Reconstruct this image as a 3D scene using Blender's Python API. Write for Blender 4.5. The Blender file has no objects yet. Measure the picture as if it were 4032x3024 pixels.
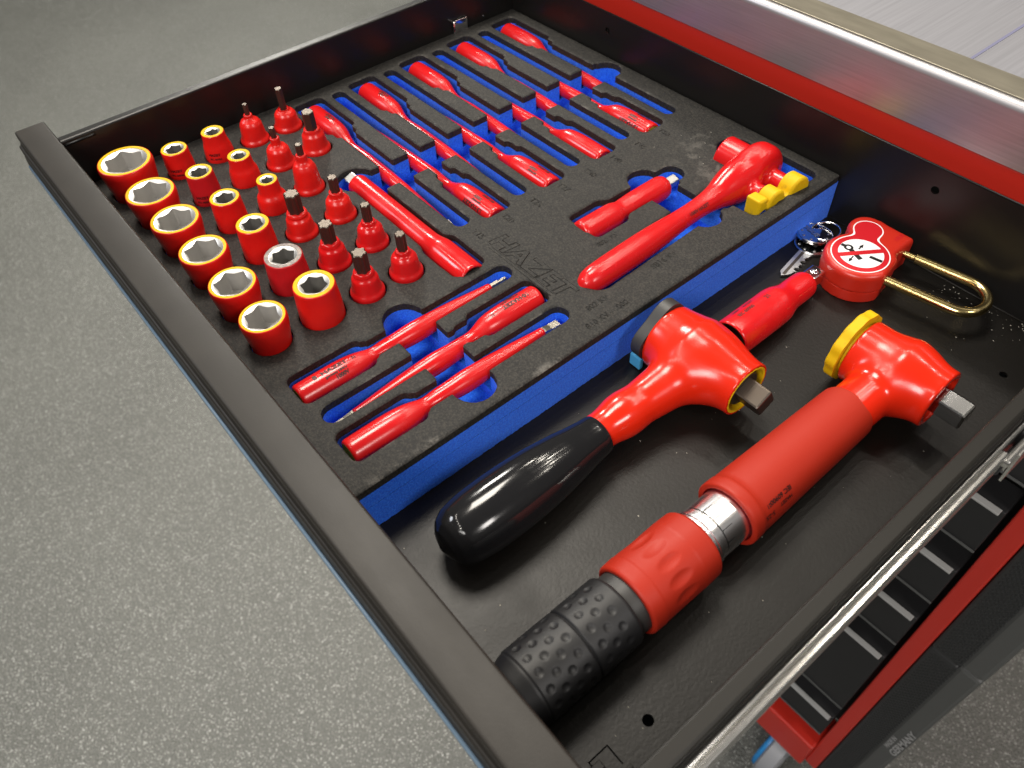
import bpy, bmesh, math, random
import numpy as np
from mathutils import Matrix, Vector
from mathutils.geometry import tessellate_polygon
random.seed(7); rng = np.random.default_rng(7)
C = bpy.context.scene.collection
MM = 0.001
# ------------------------------------------------------------------ camera
scn = bpy.context.scene
cam = bpy.data.cameras.new('camera'); co = bpy.data.objects.new('camera', cam); C.objects.link(co)
cam.lens = 27.6888; cam.sensor_width = 36.0; cam.clip_start = 0.01; cam.clip_end = 60
R = np.array([[0.638547, 0.76868, -0.037268], [0.570467, -0.505283, -0.6475], [-0.516551, 0.392199, -0.761154]])
M = Matrix(((R[0][0], -R[1][0], -R[2][0], 0.558736), (R[0][1], -R[1][1], -R[2][1], -0.05541),
            (R[0][2], -R[1][2], -R[2][2], 0.32149), (0, 0, 0, 1)))
co.matrix_world = M
cam.dof.use_dof = True; cam.dof.focus_distance = 0.47; cam.dof.aperture_fstop = 12.0
scn.camera = co
# ------------------------------------------------------------------ light
w = bpy.data.worlds.new('World'); scn.world = w; w.use_nodes = True
bg = w.node_tree.nodes['Background']; bg.inputs[0].default_value = (1.0, 0.96, 0.9, 1); bg.inputs[1].default_value = 0.115
def lamp(name, loc, size, power, col=(1, .95, .88), tgt=(0.25, 0.15, 0), sy=None, shape='RECTANGLE'):
    l = bpy.data.lights.new(name, 'AREA'); l.shape = shape; l.size = size
    if shape == 'RECTANGLE': l.size_y = sy or size
    l.energy = power; l.color = col
    o = bpy.data.objects.new(name, l); C.objects.link(o); o.location = loc
    d = Vector(tgt) - Vector(loc); o.rotation_euler = d.to_track_quat('-Z', 'Y').to_euler()
    return o
lamp('key_lamp', (-0.75, 0.60, 2.5), 0.8, 58, (1, .93, .82))
lamp('window_and_fill', (-1.9, -1.5, 1.9), 0.7, 20, (.93, .95, 1), sy=0.5)
front_fill = lamp('window_and_fill', (1.3, -2.2, 2.0), 1.2, 11, (1, .96, .92), sy=0.9, tgt=(.55, .35, 0)); front_fill.data.spread = math.radians(75)  # added soft front fill that lifts the vertical faces, not a window
lamp('hall_lamp', (-3.6, 1.6, 2.6), 0.6, 40, (1, .96, .88), tgt=(-1.6, .8, -.9)).data.spread = math.radians(110)
lamp('hall_lamp', (2.3, 0.3, 1.7), 0.5, 21, (1, .95, .9))
for i in range(7):
    lamp('ceiling_spot', (-1.6 + .5 * i, 1.8 + .12 * (i % 2), 2.6), 0.10, 4.2, (1, .92, .8), shape='DISK')
for i in range(7):
    lamp('ceiling_spot', (-2.0 + .45 * i, -0.4 - .25 * i, 2.7), 0.09, 3.6, (1, .93, .83), shape='DISK')
scn.view_settings.view_transform = 'Standard'; scn.view_settings.look = 'None'
scn.view_settings.exposure = 0.0; scn.view_settings.gamma = 1.0
# ------------------------------------------------------------------ materials
def mat(name, col, rough=.5, metal=0.0, bump=None, var=None, spec=.5, coat=0.0, sheen=0.0, rv=None):
    m = bpy.data.materials.new(name); m.use_nodes = True; nt = m.node_tree; b = nt.nodes['Principled BSDF']
    b.inputs['Base Color'].default_value = (*col, 1); b.inputs['Roughness'].default_value = rough
    b.inputs['Metallic'].default_value = metal; b.inputs['Specular IOR Level'].default_value = spec
    b.inputs['Coat Weight'].default_value = coat; b.inputs['Coat Roughness'].default_value = .08
    b.inputs['Sheen Weight'].default_value = sheen
    tc = nt.nodes.new('ShaderNodeTexCoord')
    if bump:   # list of (scale, strength_mm, stretch)
        prev = None
        for sc, dist, st in bump:
            mp = nt.nodes.new('ShaderNodeMapping'); mp.inputs['Scale'].default_value = st
            n = nt.nodes.new('ShaderNodeTexNoise'); n.inputs['Scale'].default_value = sc; n.inputs['Detail'].default_value = 4
            bp = nt.nodes.new('ShaderNodeBump'); bp.inputs['Distance'].default_value = dist * MM; bp.inputs['Strength'].default_value = 1
            nt.links.new(tc.outputs['Object'], mp.inputs[0]); nt.links.new(mp.outputs[0], n.inputs['Vector'])
            nt.links.new(n.outputs['Fac'], bp.inputs['Height'])
            if prev: nt.links.new(prev.outputs[0], bp.inputs['Normal'])
            prev = bp
        nt.links.new(prev.outputs[0], b.inputs['Normal'])
    if rv:     # (scale, low, high, stretch) smudged roughness
        mp = nt.nodes.new('ShaderNodeMapping'); mp.inputs['Scale'].default_value = rv[3]
        n = nt.nodes.new('ShaderNodeTexNoise'); n.inputs['Scale'].default_value = rv[0]; n.inputs['Detail'].default_value = 6; n.inputs['Roughness'].default_value = .65
        q = nt.nodes.new('ShaderNodeMapRange'); q.inputs[1].default_value = .35; q.inputs[2].default_value = .68; q.inputs[3].default_value = rv[1]; q.inputs[4].default_value = rv[2]
        nt.links.new(tc.outputs['Object'], mp.inputs[0]); nt.links.new(mp.outputs[0], n.inputs['Vector']); nt.links.new(n.outputs['Fac'], q.inputs[0]); nt.links.new(q.outputs[0], b.inputs['Roughness'])
    if var:    # (scale, colour2, lo, hi, stretch)
        sc, c2, lo, hi, st = var
        mp = nt.nodes.new('ShaderNodeMapping'); mp.inputs['Scale'].default_value = st
        n = nt.nodes.new('ShaderNodeTexNoise'); n.inputs['Scale'].default_value = sc; n.inputs['Detail'].default_value = 5
        cr = nt.nodes.new('ShaderNodeValToRGB'); cr.color_ramp.elements[0].position = lo; cr.color_ramp.elements[1].position = hi
        cr.color_ramp.elements[0].color = (*col, 1); cr.color_ramp.elements[1].color = (*c2, 1)
        nt.links.new(tc.outputs['Object'], mp.inputs[0]); nt.links.new(mp.outputs[0], n.inputs['Vector'])
        nt.links.new(n.outputs['Fac'], cr.inputs[0]); nt.links.new(cr.outputs[0], b.inputs['Base Color'])
    return m
I3 = (1, 1, 1)
RED = mat('red_insulation', (.58, .009, .010), .2, rv=(40, .15, .30, I3), var=(60, (.57, .007, .010), .4, .7, I3))
ORED = mat('orange_red_insulation', (.64, .019, .005), .16, bump=[(70, .015, I3)], rv=(26, .12, .26, I3))
SRED = mat('socket_red', (.66, .012, .008), .3, bump=[(300, .03, I3)], var=(70, (.57, .008, .008), .42, .7, I3))
CRIM = mat('dark_red_insulation', (.46, .010, .014), .36, bump=[(300, .04, I3)])
MRED = mat('matte_red_plastic', (.37, .019, .0065), .52, bump=[(900, .03, I3)], spec=.32, rv=(35, .46, .60, I3))
LRED = mat('padlock_red', (.48, .020, .009), .33, bump=[(200, .04, I3)])
YEL = mat('yellow_plastic', (.66, .42, .004), .55, spec=.25, var=(240, (.48, .29, .012), .60, .78, I3))
YELD = mat('yellow_inner_layer', (.55, .42, .01), .5)
GRYRIM = mat('worn_grey_rim', (.20, .16, .15), .5, bump=[(700, .08, I3)], var=(300, (.36, .30, .24), .45, .65, I3))
BORL = mat('light_satin_bore', (.47, .455, .43), .42, .5)
BORE = mat('satin_bore', (.30, .29, .27), .38, .7)
STEEL = mat('satin_steel', (.62, .61, .59), .38, 1.0, bump=[(500, .01, I3)])
CHROME = mat('chrome', (.72, .72, .72), .10, 1.0)
SATIN = mat('satin_chrome_tube', (.86, .85, .86), .27, 1.0)
KEYM = mat('nickel_key', (.55, .55, .56), .24, 1.0)
ZINC = mat('zinc_rail', (.78, .77, .74), .24, 1.0)
DSTEEL = mat('dark_bit_steel', (.115, .095, .078), .42, .9)
BSTEEL = mat('blade_steel', (.42, .39, .33), .3, 1.0)
BRASS = mat('brass_plated_steel', (.72, .56, .24), .2, 1.0, bump=[(700, .04, I3)])
POWDER = mat('black_powder_coat', (.008, .0075, .007), .33, bump=[(1400, .03, I3)], spec=.4)
FLANGE = mat('side_flange_coat', (.012, .0108, .0088), .45, bump=[(1400, .04, I3)], spec=.3)
FLOORP = mat('drawer_floor_coat', (.0068, .0058, .0046), .35, bump=[(560, .10, I3)], spec=.30, rv=(22, .37, .45, I3))
LIPM = mat('front_lip_coat', (.019, .0165, .0138), .40, bump=[(1500, .04, I3)], var=(40, (.024, .021, .0175), .4, .7, I3), spec=.30, rv=(30, .42, .52, (.3, 1, 1)))
GLOSSB = mat('glossy_black_dip', (.010, .010, .011), .10, bump=[(60, .02, I3)], rv=(28, .07, .17, I3))
RUBB = mat('black_rubber_grip', (.009, .009, .010), .5, bump=[(1500, .03, I3)])
BPLAS = mat('black_plastic', (.030, .029, .028), .46)
LBLUE = mat('light_blue_plastic', (.07, .36, .62), .4)
INK = mat('black_print', (.035, .006, .006), .5)
BLK = mat('black_sticker_ink', (.008, .008, .008), .4)
WHT = mat('white_sticker', (.80, .80, .82), .35)
SRD = mat('red_sticker', (.50, .009, .016), .35)
SEAM = mat('violet_seam', (.17, .17, .26), .5)
BGREY = mat('blue_grey_strip', (.16, .24, .33), .25)
REDP = mat('red_powder_coat', (.50, .022, .012), .38, bump=[(900, .10, I3)])
GREYB = mat('grey_handle_strip', (.34, .34, .33), .45)
PLATE = mat('drawer_front_coat', (.012, .012, .013), .6, bump=[(1200, .05, I3)])
BUMP = mat('bumper_plastic', (.020, .021, .022), .5, bump=[(1200, .05, I3)])
BUMPS = mat('smooth_bumper_plastic', (.075, .077, .075), .5, bump=[(1500, .04, I3)])
BACKING = mat('dark_backing_coat', (.03, .033, .033), .5)
TXTG = mat('raised_letter_grey', (.34, .34, .34), .5)
BLUR = mat('caster_blue', (.02, .22, .55), .4)
GREYC = mat('caster_grey', (.30, .31, .33), .45)

def foam_black():
    m = mat('black_foam', (.012, .011, .010), .7, bump=[(420, .40, (1, 1.6, 1)), (1500, .2, I3)], spec=.45)
    nt = m.node_tree; b = nt.nodes['Principled BSDF']
    tc = nt.nodes.new('ShaderNodeTexCoord')
    n1 = nt.nodes.new('ShaderNodeTexNoise'); n1.inputs['Scale'].default_value = 900; n1.inputs['Detail'].default_value = 3
    n2 = nt.nodes.new('ShaderNodeTexNoise'); n2.inputs['Scale'].default_value = 55; n2.inputs['Detail'].default_value = 8; n2.inputs['Roughness'].default_value = .7
    at = nt.nodes.new('ShaderNodeAttribute'); at.attribute_name = 'wear'
    r1 = nt.nodes.new('ShaderNodeValToRGB'); r1.color_ramp.elements[0].position = .42; r1.color_ramp.elements[1].position = .74
    r1.color_ramp.elements[0].color = (.0070, .0065, .0057, 1); r1.color_ramp.elements[1].color = (.036, .032, .026, 1)
    r2 = nt.nodes.new('ShaderNodeValToRGB'); r2.color_ramp.elements[0].position = .52; r2.color_ramp.elements[1].position = .72
    mul = nt.nodes.new('ShaderNodeMath'); mul.operation = 'MULTIPLY'
    mx = nt.nodes.new('ShaderNodeMix'); mx.data_type = 'RGBA'; mx.inputs[7].default_value = (.22, .205, .18, 1)
    for n in (n1, n2): nt.links.new(tc.outputs['Object'], n.inputs['Vector'])
    nt.links.new(n1.outputs['Fac'], r1.inputs[0]); nt.links.new(n2.outputs['Fac'], r2.inputs[0])
    nt.links.new(r2.outputs[0], mul.inputs[0]); nt.links.new(at.outputs['Fac'], mul.inputs[1])
    nt.links.new(mul.outputs[0], mx.inputs[0]); nt.links.new(r1.outputs[0], mx.inputs[6]); nt.links.new(mx.outputs[2], b.inputs['Base Color'])
    return m
FOAMB = foam_black()
BLUEF = mat('blue_foam', (.010, .112, .78), .9, bump=[(700, .5, I3), (200, .3, I3)], var=(900, (.028, .20, .95), .38, .68, I3), spec=.25, sheen=.1)

def floor_mat():
    m = mat('speckled_epoxy', (.2, .195, .18), .30, spec=.6)
    nt = m.node_tree; b = nt.nodes['Principled BSDF']; L = nt.links
    tc = nt.nodes.new('ShaderNodeTexCoord')
    v = nt.nodes.new('ShaderNodeTexVoronoi'); v.inputs['Scale'].default_value = 330
    n = nt.nodes.new('ShaderNodeTexNoise'); n.inputs['Scale'].default_value = 260; n.inputs['Detail'].default_value = 6; n.inputs['Roughness'].default_value = .7
    n3 = nt.nodes.new('ShaderNodeTexNoise'); n3.inputs['Scale'].default_value = 3
    r = nt.nodes.new('ShaderNodeValToRGB'); e = r.color_ramp.elements
    e[0].position = .34; e[0].color = (.124, .128, .115, 1); e[1].position = .74; e[1].color = (.228, .234, .212, 1)
    bp = nt.nodes.new('ShaderNodeBump'); bp.inputs['Distance'].default_value = .0011; bp.inputs['Strength'].default_value = .9
    bp2 = nt.nodes.new('ShaderNodeBump'); bp2.inputs['Distance'].default_value = .0008
    mx = nt.nodes.new('ShaderNodeMix'); mx.data_type = 'RGBA'; mx.blend_type = 'MULTIPLY'; mx.inputs[0].default_value = .35
    for q in (v, n, n3): L.new(tc.outputs['Object'], q.inputs['Vector'])
    L.new(n.outputs['Fac'], r.inputs[0]); L.new(r.outputs[0], mx.inputs[6]); L.new(n3.outputs['Fac'], mx.inputs[7])
    v2 = nt.nodes.new('ShaderNodeTexVoronoi'); v2.inputs['Scale'].default_value = 640; sp = nt.nodes.new('ShaderNodeSeparateColor')
    r2 = nt.nodes.new('ShaderNodeValToRGB'); r2.color_ramp.elements[0].position = .90; r2.color_ramp.elements[1].position = .97
    mx2 = nt.nodes.new('ShaderNodeMix'); mx2.data_type = 'RGBA'; mx2.inputs[7].default_value = (.52, .53, .50, 1)  # pale cells put glints into the floor colour
    L.new(tc.outputs['Object'], v2.inputs['Vector']); L.new(v2.outputs['Color'], sp.inputs[0]); L.new(sp.outputs[0], r2.inputs[0]); L.new(r2.outputs[0], mx2.inputs[0])
    rr = nt.nodes.new('ShaderNodeMapRange'); rr.inputs[3].default_value = .36; rr.inputs[4].default_value = .16
    L.new(r2.outputs[0], rr.inputs[0]); L.new(rr.outputs[0], b.inputs['Roughness'])
    L.new(mx.outputs[2], mx2.inputs[6]); L.new(mx2.outputs[2], b.inputs['Base Color'])
    L.new(v.outputs['Distance'], bp.inputs['Height']); L.new(n.outputs['Fac'], bp2.inputs['Height']); L.new(bp.outputs[0], bp2.inputs['Normal'])
    L.new(bp2.outputs[0], b.inputs['Normal'])
    return m
EPOXY = floor_mat()

def brushed(name, col, rough, streak, var, metal=1.0):
    m = mat(name, col, rough, metal)
    nt = m.node_tree; b = nt.nodes['Principled BSDF']; L = nt.links
    tc = nt.nodes.new('ShaderNodeTexCoord'); mp = nt.nodes.new('ShaderNodeMapping'); mp.inputs['Scale'].default_value = streak
    n = nt.nodes.new('ShaderNodeTexNoise'); n.inputs['Scale'].default_value = 60; n.inputs['Detail'].default_value = 6
    r = nt.nodes.new('ShaderNodeValToRGB'); e = r.color_ramp.elements
    e[0].position = .3; e[0].color = (*[c * var for c in col], 1); e[1].position = .7; e[1].color = (*col, 1)
    bp = nt.nodes.new('ShaderNodeBump'); bp.inputs['Distance'].default_value = .00003
    L.new(tc.outputs['Object'], mp.inputs[0]); L.new(mp.outputs[0], n.inputs['Vector']); L.new(n.outputs['Fac'], r.inputs[0])
    L.new(r.outputs[0], b.inputs['Base Color']); L.new(n.outputs['Fac'], bp.inputs['Height']); L.new(bp.outputs[0], b.inputs['Normal'])
    return m
BRUSH = brushed('brushed_stainless', (.52, .51, .53), .36, (.4, 14, 14), .82, .75)
WTOP = brushed('worktop_stainless', (.37, .37, .40), .5, (10, .15, 1), .84, .6)
FOLDM = brushed('folded_rim_stainless', (.34, .31, .24), .36, (.6, 3, 3), .75, .6)

# ------------------------------------------------------------------ object helpers
def thing(name, label, cat, loc=(0, 0, 0), rotz=0.0, group=None):
    o = bpy.data.objects.new(name, None); C.objects.link(o)
    o.location = Vector(loc) * MM; o.rotation_euler = (0, 0, rotz); o.empty_display_size = .01
    o['label'] = label; o['category'] = cat
    if group: o['group'] = group
    return o
def mesh_obj(name, v, f, m, parent=None, smooth=False, angle=None, loc=None, rot=None):
    me = bpy.data.meshes.new(name)
    me.from_pydata([tuple(p) for p in (np.asarray(v, float) * MM)], [], [tuple(int(i) for i in q) for q in f])
    me.update()
    if smooth:
        me.polygons.foreach_set('use_smooth', [True] * len(me.polygons))
        if angle: me.set_sharp_from_angle(angle=math.radians(angle))
    me.materials.append(m)
    return link(name, me, parent, loc, rot)
def link(name, me, parent=None, loc=None, rot=None):
    o = bpy.data.objects.new(name, me); C.objects.link(o)
    if parent: o.parent = parent
    if loc is not None: o.location = Vector(loc) * MM
    if rot is not None: o.rotation_euler = rot
    return o
def dup(root, loc, label, rotz=None):
    r = root.copy(); C.objects.link(r); r.location = Vector(loc) * MM; r['label'] = label
    if rotz is not None: r.rotation_euler = (0, 0, rotz)
    for ch in list(root.children):
        c = ch.copy(); C.objects.link(c); c.parent = r
        for g in list(ch.children):
            d = g.copy(); C.objects.link(d); d.parent = c
    return r
def cat(*parts):     # merge (v, f) lists
    V = []; F = []; n = 0
    for v, f in parts:
        V += [tuple(p) for p in v]; F += [tuple(i + n for i in q) for q in f]; n += len(v)
    return V, F
def box(x0, x1, y0, y1, z0, z1, bev=0.0, seg=2):
    if bev <= 0:
        v = [(x, y, z) for z in (z0, z1) for y in (y0, y1) for x in (x0, x1)]
        return v, [(0, 2, 3, 1), (4, 5, 7, 6), (0, 1, 5, 4), (2, 6, 7, 3), (0, 4, 6, 2), (1, 3, 7, 5)]
    bm = bmesh.new(); bmesh.ops.create_cube(bm, size=1)
    for q in bm.verts: q.co = Vector((x0 + (q.co.x + .5) * (x1 - x0), y0 + (q.co.y + .5) * (y1 - y0), z0 + (q.co.z + .5) * (z1 - z0)))
    bmesh.ops.bevel(bm, geom=bm.edges[:], offset=bev, segments=seg, affect='EDGES', profile=.5)
    bm.verts.ensure_lookup_table(); bm.verts.index_update()
    v = [tuple(q.co) for q in bm.verts]; f = [tuple(a.index for a in q.verts) for q in bm.faces]; bm.free()
    return v, f
def smooth_prof(p, n=6):
    p = np.array(p, float); out = []
    for i in range(len(p) - 1):
        p0 = p[max(i - 1, 0)]; p1 = p[i]; p2 = p[i + 1]; p3 = p[min(i + 2, len(p) - 1)]
        for t in np.linspace(0, 1, n, endpoint=False):
            a = .5 * (2 * p1 + (p2 - p0) * t + (2 * p0 - 5 * p1 + 4 * p2 - p3) * t * t + (3 * p1 - p0 - 3 * p2 + p3) * t ** 3)
            a[0] = p1[0] + (p2[0] - p1[0]) * t; out.append(a)
    out.append(p[-1]); return out
def lathe(prof, n=40, axis='x', cap0=True, cap1=True):   # prof: (s, r)
    th = np.linspace(0, 2 * np.pi, n, endpoint=False); V = []; F = []
    for s, r in prof:
        for t in th:
            a, b = r * math.cos(t), r * math.sin(t)
            V.append((s, a, b) if axis == 'x' else (b, s, a) if axis == 'y' else (a, b, s))
    k = len(prof)
    for i in range(k - 1):
        for j in range(n): F.append((i * n + j, i * n + (j + 1) % n, (i + 1) * n + (j + 1) % n, (i + 1) * n + j))
    if cap0: F.append(tuple(reversed(range(n))))
    if cap1: F.append(tuple((k - 1) * n + j for j in range(n)))
    # orientation check: make normals point outwards
    return V, [tuple(reversed(q)) for q in F] if axis in 'xyz' else F
def fixn(o):
    bm = bmesh.new(); bm.from_mesh(o.data); bmesh.ops.recalc_face_normals(bm, faces=bm.faces[:]); bm.to_mesh(o.data); bm.free(); return o
def rings(rs, n):    # list of (z, function theta->r) -> open wall strip
    th = np.linspace(0, 2 * np.pi, n, endpoint=False); V = []; F = []
    for z, fn in rs:
        for t in th:
            r = fn(t); V.append((r * math.cos(t), r * math.sin(t), z))
    for i in range(len(rs) - 1):
        for j in range(n): F.append((i * n + j, i * n + (j + 1) % n, (i + 1) * n + (j + 1) % n, (i + 1) * n + j))
    return V, F
def tube(pts, r, n=12, closed=False):
    P = [Vector(p) for p in pts]; k = len(P); V = []; F = []
    up = Vector((0, 0, 1))
    for i, p in enumerate(P):
        if closed: d = P[(i + 1) % k] - P[i - 1]
        else: d = P[min(i + 1, k - 1)] - P[max(i - 1, 0)]
        d.normalize(); u = d.cross(up)
        if u.length < 1e-4: u = d.cross(Vector((1, 0, 0)))
        u.normalize(); q = u.cross(d)
        for j in range(n):
            a = 2 * math.pi * j / n; V.append(tuple(p + r * (math.cos(a) * u + math.sin(a) * q)))
    for i in range(k if closed else k - 1):
        for j in range(n): F.append((i * n + j, i * n + (j + 1) % n, ((i + 1) % k) * n + (j + 1) % n, ((i + 1) % k) * n + j))
    if not closed: F += [tuple(reversed(range(n))), tuple((k - 1) * n + j for j in range(n))]
    return V, F
def extrude_profile(prof, x0, x1, closed=True):   # prof (y, z) swept along x
    n = len(prof); V = [(x, y, z) for x in (x0, x1) for y, z in prof]
    F = [(i, (i + 1) % n, n + (i + 1) % n, n + i) for i in range(n if closed else n - 1)]
    if closed: F += [tuple(reversed(range(n))), tuple(n + i for i in range(n))]
    return V, F
def sheet_holes(outer, holes, z, thick):
    loops = [[Vector((x, y, 0)) for x, y in L] for L in [outer] + holes]
    tri = tessellate_polygon(loops); flat = [p for L in loops for p in L]; n = len(flat)
    V = [(p.x, p.y, z) for p in flat] + [(p.x, p.y, z - thick) for p in flat]
    F = [tuple(t) for t in tri] + [tuple(i + n for i in reversed(t)) for t in tri]
    o = 0
    for L in loops:
        k = len(L); F += [(o + i, o + (i + 1) % k, n + o + (i + 1) % k, n + o + i) for i in range(k)]; o += k
    return V, F
def circ(cx, cy, r, n=24): return [(cx + r * math.cos(2 * math.pi * i / n), cy + r * math.sin(2 * math.pi * i / n)) for i in range(n)]
# ------------------------------------------------------------------ signed distance tools
def s_circ(X, Y, cx, cy, r): return np.hypot(X - cx, Y - cy) - r
def s_rect(X, Y, x0, x1, y0, y1, r=0.0):
    hx, hy = (x1 - x0) / 2 - r, (y1 - y0) / 2 - r
    qx = np.abs(X - (x0 + x1) / 2) - hx; qy = np.abs(Y - (y0 + y1) / 2) - hy
    return np.hypot(np.maximum(qx, 0), np.maximum(qy, 0)) + np.minimum(np.maximum(qx, qy), 0) - r
def smin(a, b, k):
    h = np.clip(.5 + .5 * (b - a) / k, 0, 1); return b + (a - b) * h - k * h * (1 - h)
def smax(a, b, k): return -smin(-a, -b, k)
def capsule(P, a, b, ra, rb):
    a = np.array(a, float); b = np.array(b, float); ba = b - a
    t = np.clip(((P - a) @ ba) / (ba @ ba), 0, 1)
    return np.linalg.norm(P - a - t[..., None] * ba, axis=-1) - (ra + (rb - ra) * t)
def cylx(P, x0, x1, y, z, r, rnd=0.0):
    d = np.hypot(P[..., 1] - y, P[..., 2] - z) - (r - rnd); e = np.abs(P[..., 0] - (x0 + x1) / 2) - ((x1 - x0) / 2 - rnd)
    return np.hypot(np.maximum(d, 0), np.maximum(e, 0)) + np.minimum(np.maximum(d, e), 0) - rnd
def ellipsoid(P, c, r):
    q = (P - np.array(c)) / np.array(r); k = np.linalg.norm(q, axis=-1); g = np.linalg.norm(q / np.array(r), axis=-1)
    return k * (k - 1) / np.maximum(g, 1e-6)
def surfnet(f, lo, hi, h, proj=2):
    ax = [np.arange(lo[i], hi[i] + h, h) for i in range(3)]
    G = np.stack(np.meshgrid(*ax, indexing='ij'), -1); D = f(G); S = D < 0
    nx, ny, nz = D.shape; idx = -np.ones((nx - 1, ny - 1, nz - 1), int)
    acc = np.zeros((nx - 1, ny - 1, nz - 1, 3)); cnt = np.zeros((nx - 1, ny - 1, nz - 1))
    corners = [(i, j, k) for i in (0, 1) for j in (0, 1) for k in (0, 1)]
    sl = lambda c: tuple(slice(c[q], c[q] + (nx - 1, ny - 1, nz - 1)[q]) for q in range(3))
    for a in corners:
        for b in corners:
            if sum(b) - sum(a) == 1 and all(b[q] >= a[q] for q in range(3)):
                da, db = D[sl(a)], D[sl(b)]; x = (da < 0) != (db < 0)
                t = np.where(x, da / np.where(x, da - db, 1), 0)
                pos = np.array(a) + t[..., None] * (np.array(b) - np.array(a))
                acc += np.where(x[..., None], pos, 0); cnt += x
    act = cnt > 0; idx[act] = np.arange(act.sum())
    I = np.argwhere(act); V = (I + acc[act] / cnt[act][:, None]) * h + np.array(lo)
    F = []
    for q in range(3):
        u, v = (q + 1) % 3, (q + 2) % 3; e = [0, 0, 0]; e[q] = 1
        s0 = [slice(1, -1)] * 3; s0[q] = slice(0, -1); s1 = [slice(1, -1)] * 3; s1[q] = slice(1, None)
        ch = S[tuple(s0)] != S[tuple(s1)]; inside = S[tuple(s0)]
        W = np.argwhere(ch)
        for w_, ins in zip(W, inside[ch]):
            p = w_ + 1; p[q] = w_[q]
            def at(du, dv):
                c = p.copy(); c[u] -= du; c[v] -= dv; return idx[tuple(c)]
            f4 = (at(1, 1), at(0, 1), at(0, 0), at(1, 0))
            F.append(f4 if ins else f4[::-1])
    ee = .02
    for _ in range(proj):
        d = f(V); g = np.stack([f(V + np.eye(3)[i] * ee) - f(V - np.eye(3)[i] * ee) for i in range(3)], -1) / (2 * ee)
        st = (d / np.maximum((g * g).sum(-1), .2))[:, None] * g
        V = V - np.clip(st, -h * .5, h * .5)
    return V, F
def march(sdf, x0, x1, y0, y1, h, ztop=None):
    """inside (sdf<0) region as cell polygons; returns verts(x,y,d), faces, boundary segments"""
    nx = int(round((x1 - x0) / h)); ny = int(round((y1 - y0) / h))
    xs = np.linspace(x0, x1, nx + 1); ys = np.linspace(y0, y1, ny + 1)
    X, Y = np.meshgrid(xs, ys, indexing='ij'); D = sdf(X, Y); D = np.where(np.abs(D) < 1e-6, -1e-6, D); S = D < 0
    vid = {}; V = []; F = []; seg = []
    def gv(i, j):
        k = (i, j)
        if k not in vid: vid[k] = len(V); V.append((xs[i], ys[j], D[i, j]))
        return vid[k]
    def ev(i, j, a, b):
        k = (i, j, a, b) if (i, j) < (a, b) else (a, b, i, j)
        if k not in vid:
            t = D[i, j] / (D[i, j] - D[a, b]); vid[k] = len(V)
            V.append((xs[i] + t * (xs[a] - xs[i]), ys[j] + t * (ys[b] - ys[j]), 0.0))
        return vid[k]
    n4 = S[:-1, :-1].astype(int) + S[1:, :-1] + S[1:, 1:] + S[:-1, 1:]
    for i, j in np.argwhere(n4 > 0):
        c = [(i, j), (i + 1, j), (i + 1, j + 1), (i, j + 1)]
        if n4[i, j] == 4: F.append(tuple(gv(*q) for q in c)); continue
        poly = []; cr = []
        for q in range(4):
            a, b = c[q], c[(q + 1) % 4]
            if S[a]: poly.append(gv(*a))
            if S[a] != S[b]:
                e = ev(*a, *b); poly.append(e); cr.append((e, S[a]))
        if len(poly) >= 3: F.append(tuple(poly))
        outs = [e for e, ins in cr if ins]; ins_ = [e for e, ins in cr if not ins]
        if len(outs) == 1: seg.append((outs[0], ins_[0]))
        elif len(outs) == 2:
            m = {}
            k = [e for e, _ in cr]
            for q in range(len(cr)):
                if cr[q][1]: seg.append((k[q], k[(q + 1) % len(cr)]))
    # domain edges that are inside
    for i in range(nx):
        for j, fl in ((0, 0), (ny, 1)):
            if S[i, j] and S[i + 1, j]: a, b = gv(i, j), gv(i + 1, j); seg.append((b, a) if not fl else (a, b))
    for j in range(ny):
        for i, fl in ((0, 1), (nx, 0)):
            if S[i, j] and S[i, j + 1]: a, b = gv(i, j), gv(i, j + 1); seg.append((b, a) if not fl else (a, b))
    return V, F, seg
def plate(sdf, b, h, z0, z1, bev=0.0):    # solid plate from a 2-D distance field
    V, F, seg = march(sdf, *b, h)
    n = len(V); top = []
    for x, y, d in V:
        e = max(0.0, 1 + d / bev) if bev else 0
        top.append((x, y, z1 - bev * .8 * e * e))
    out = top + [(x, y, z0) for x, y, d in V]
    fs = list(F) + [tuple(i + n for i in reversed(q)) for q in F] + [(a, b_, b_ + n, a + n) for a, b_ in seg]
    return out, fs
# ------------------------------------------------------------------ lettering
_dg = None
def text(s, size, bold=.02, sx=1.0, shear=0.0):
    c = bpy.data.curves.new('letters', 'FONT'); c.body = s; c.size = size; c.offset = bold * size; c.shear = shear; c.resolution_u = 3
    o = bpy.data.objects.new('letters', c); C.objects.link(o); bpy.context.view_layer.update()
    me = bpy.data.meshes.new_from_object(o.evaluated_get(bpy.context.evaluated_depsgraph_get()))
    V = np.array([v.co[:2] for v in me.vertices]).reshape(-1, 2); F = [tuple(p.vertices) for p in me.polygons]
    bpy.data.objects.remove(o); bpy.data.curves.remove(c); bpy.data.meshes.remove(me)
    if len(V): V = V * [sx, 1]
    return V, F
def flat_text(name, s, size, org, du, dv, m, parent, bold=.02, sx=1.0, shear=0.0, raise_=.05):
    V, F = text(s, size, bold, sx, shear); du = np.array(du, float); dv = np.array(dv, float)
    nrm = np.cross(du, dv)
    P = [np.array(org) + a * du + b * dv + nrm * raise_ for a, b in V]
    return mesh_obj(name, P, F, m, parent)
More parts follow.
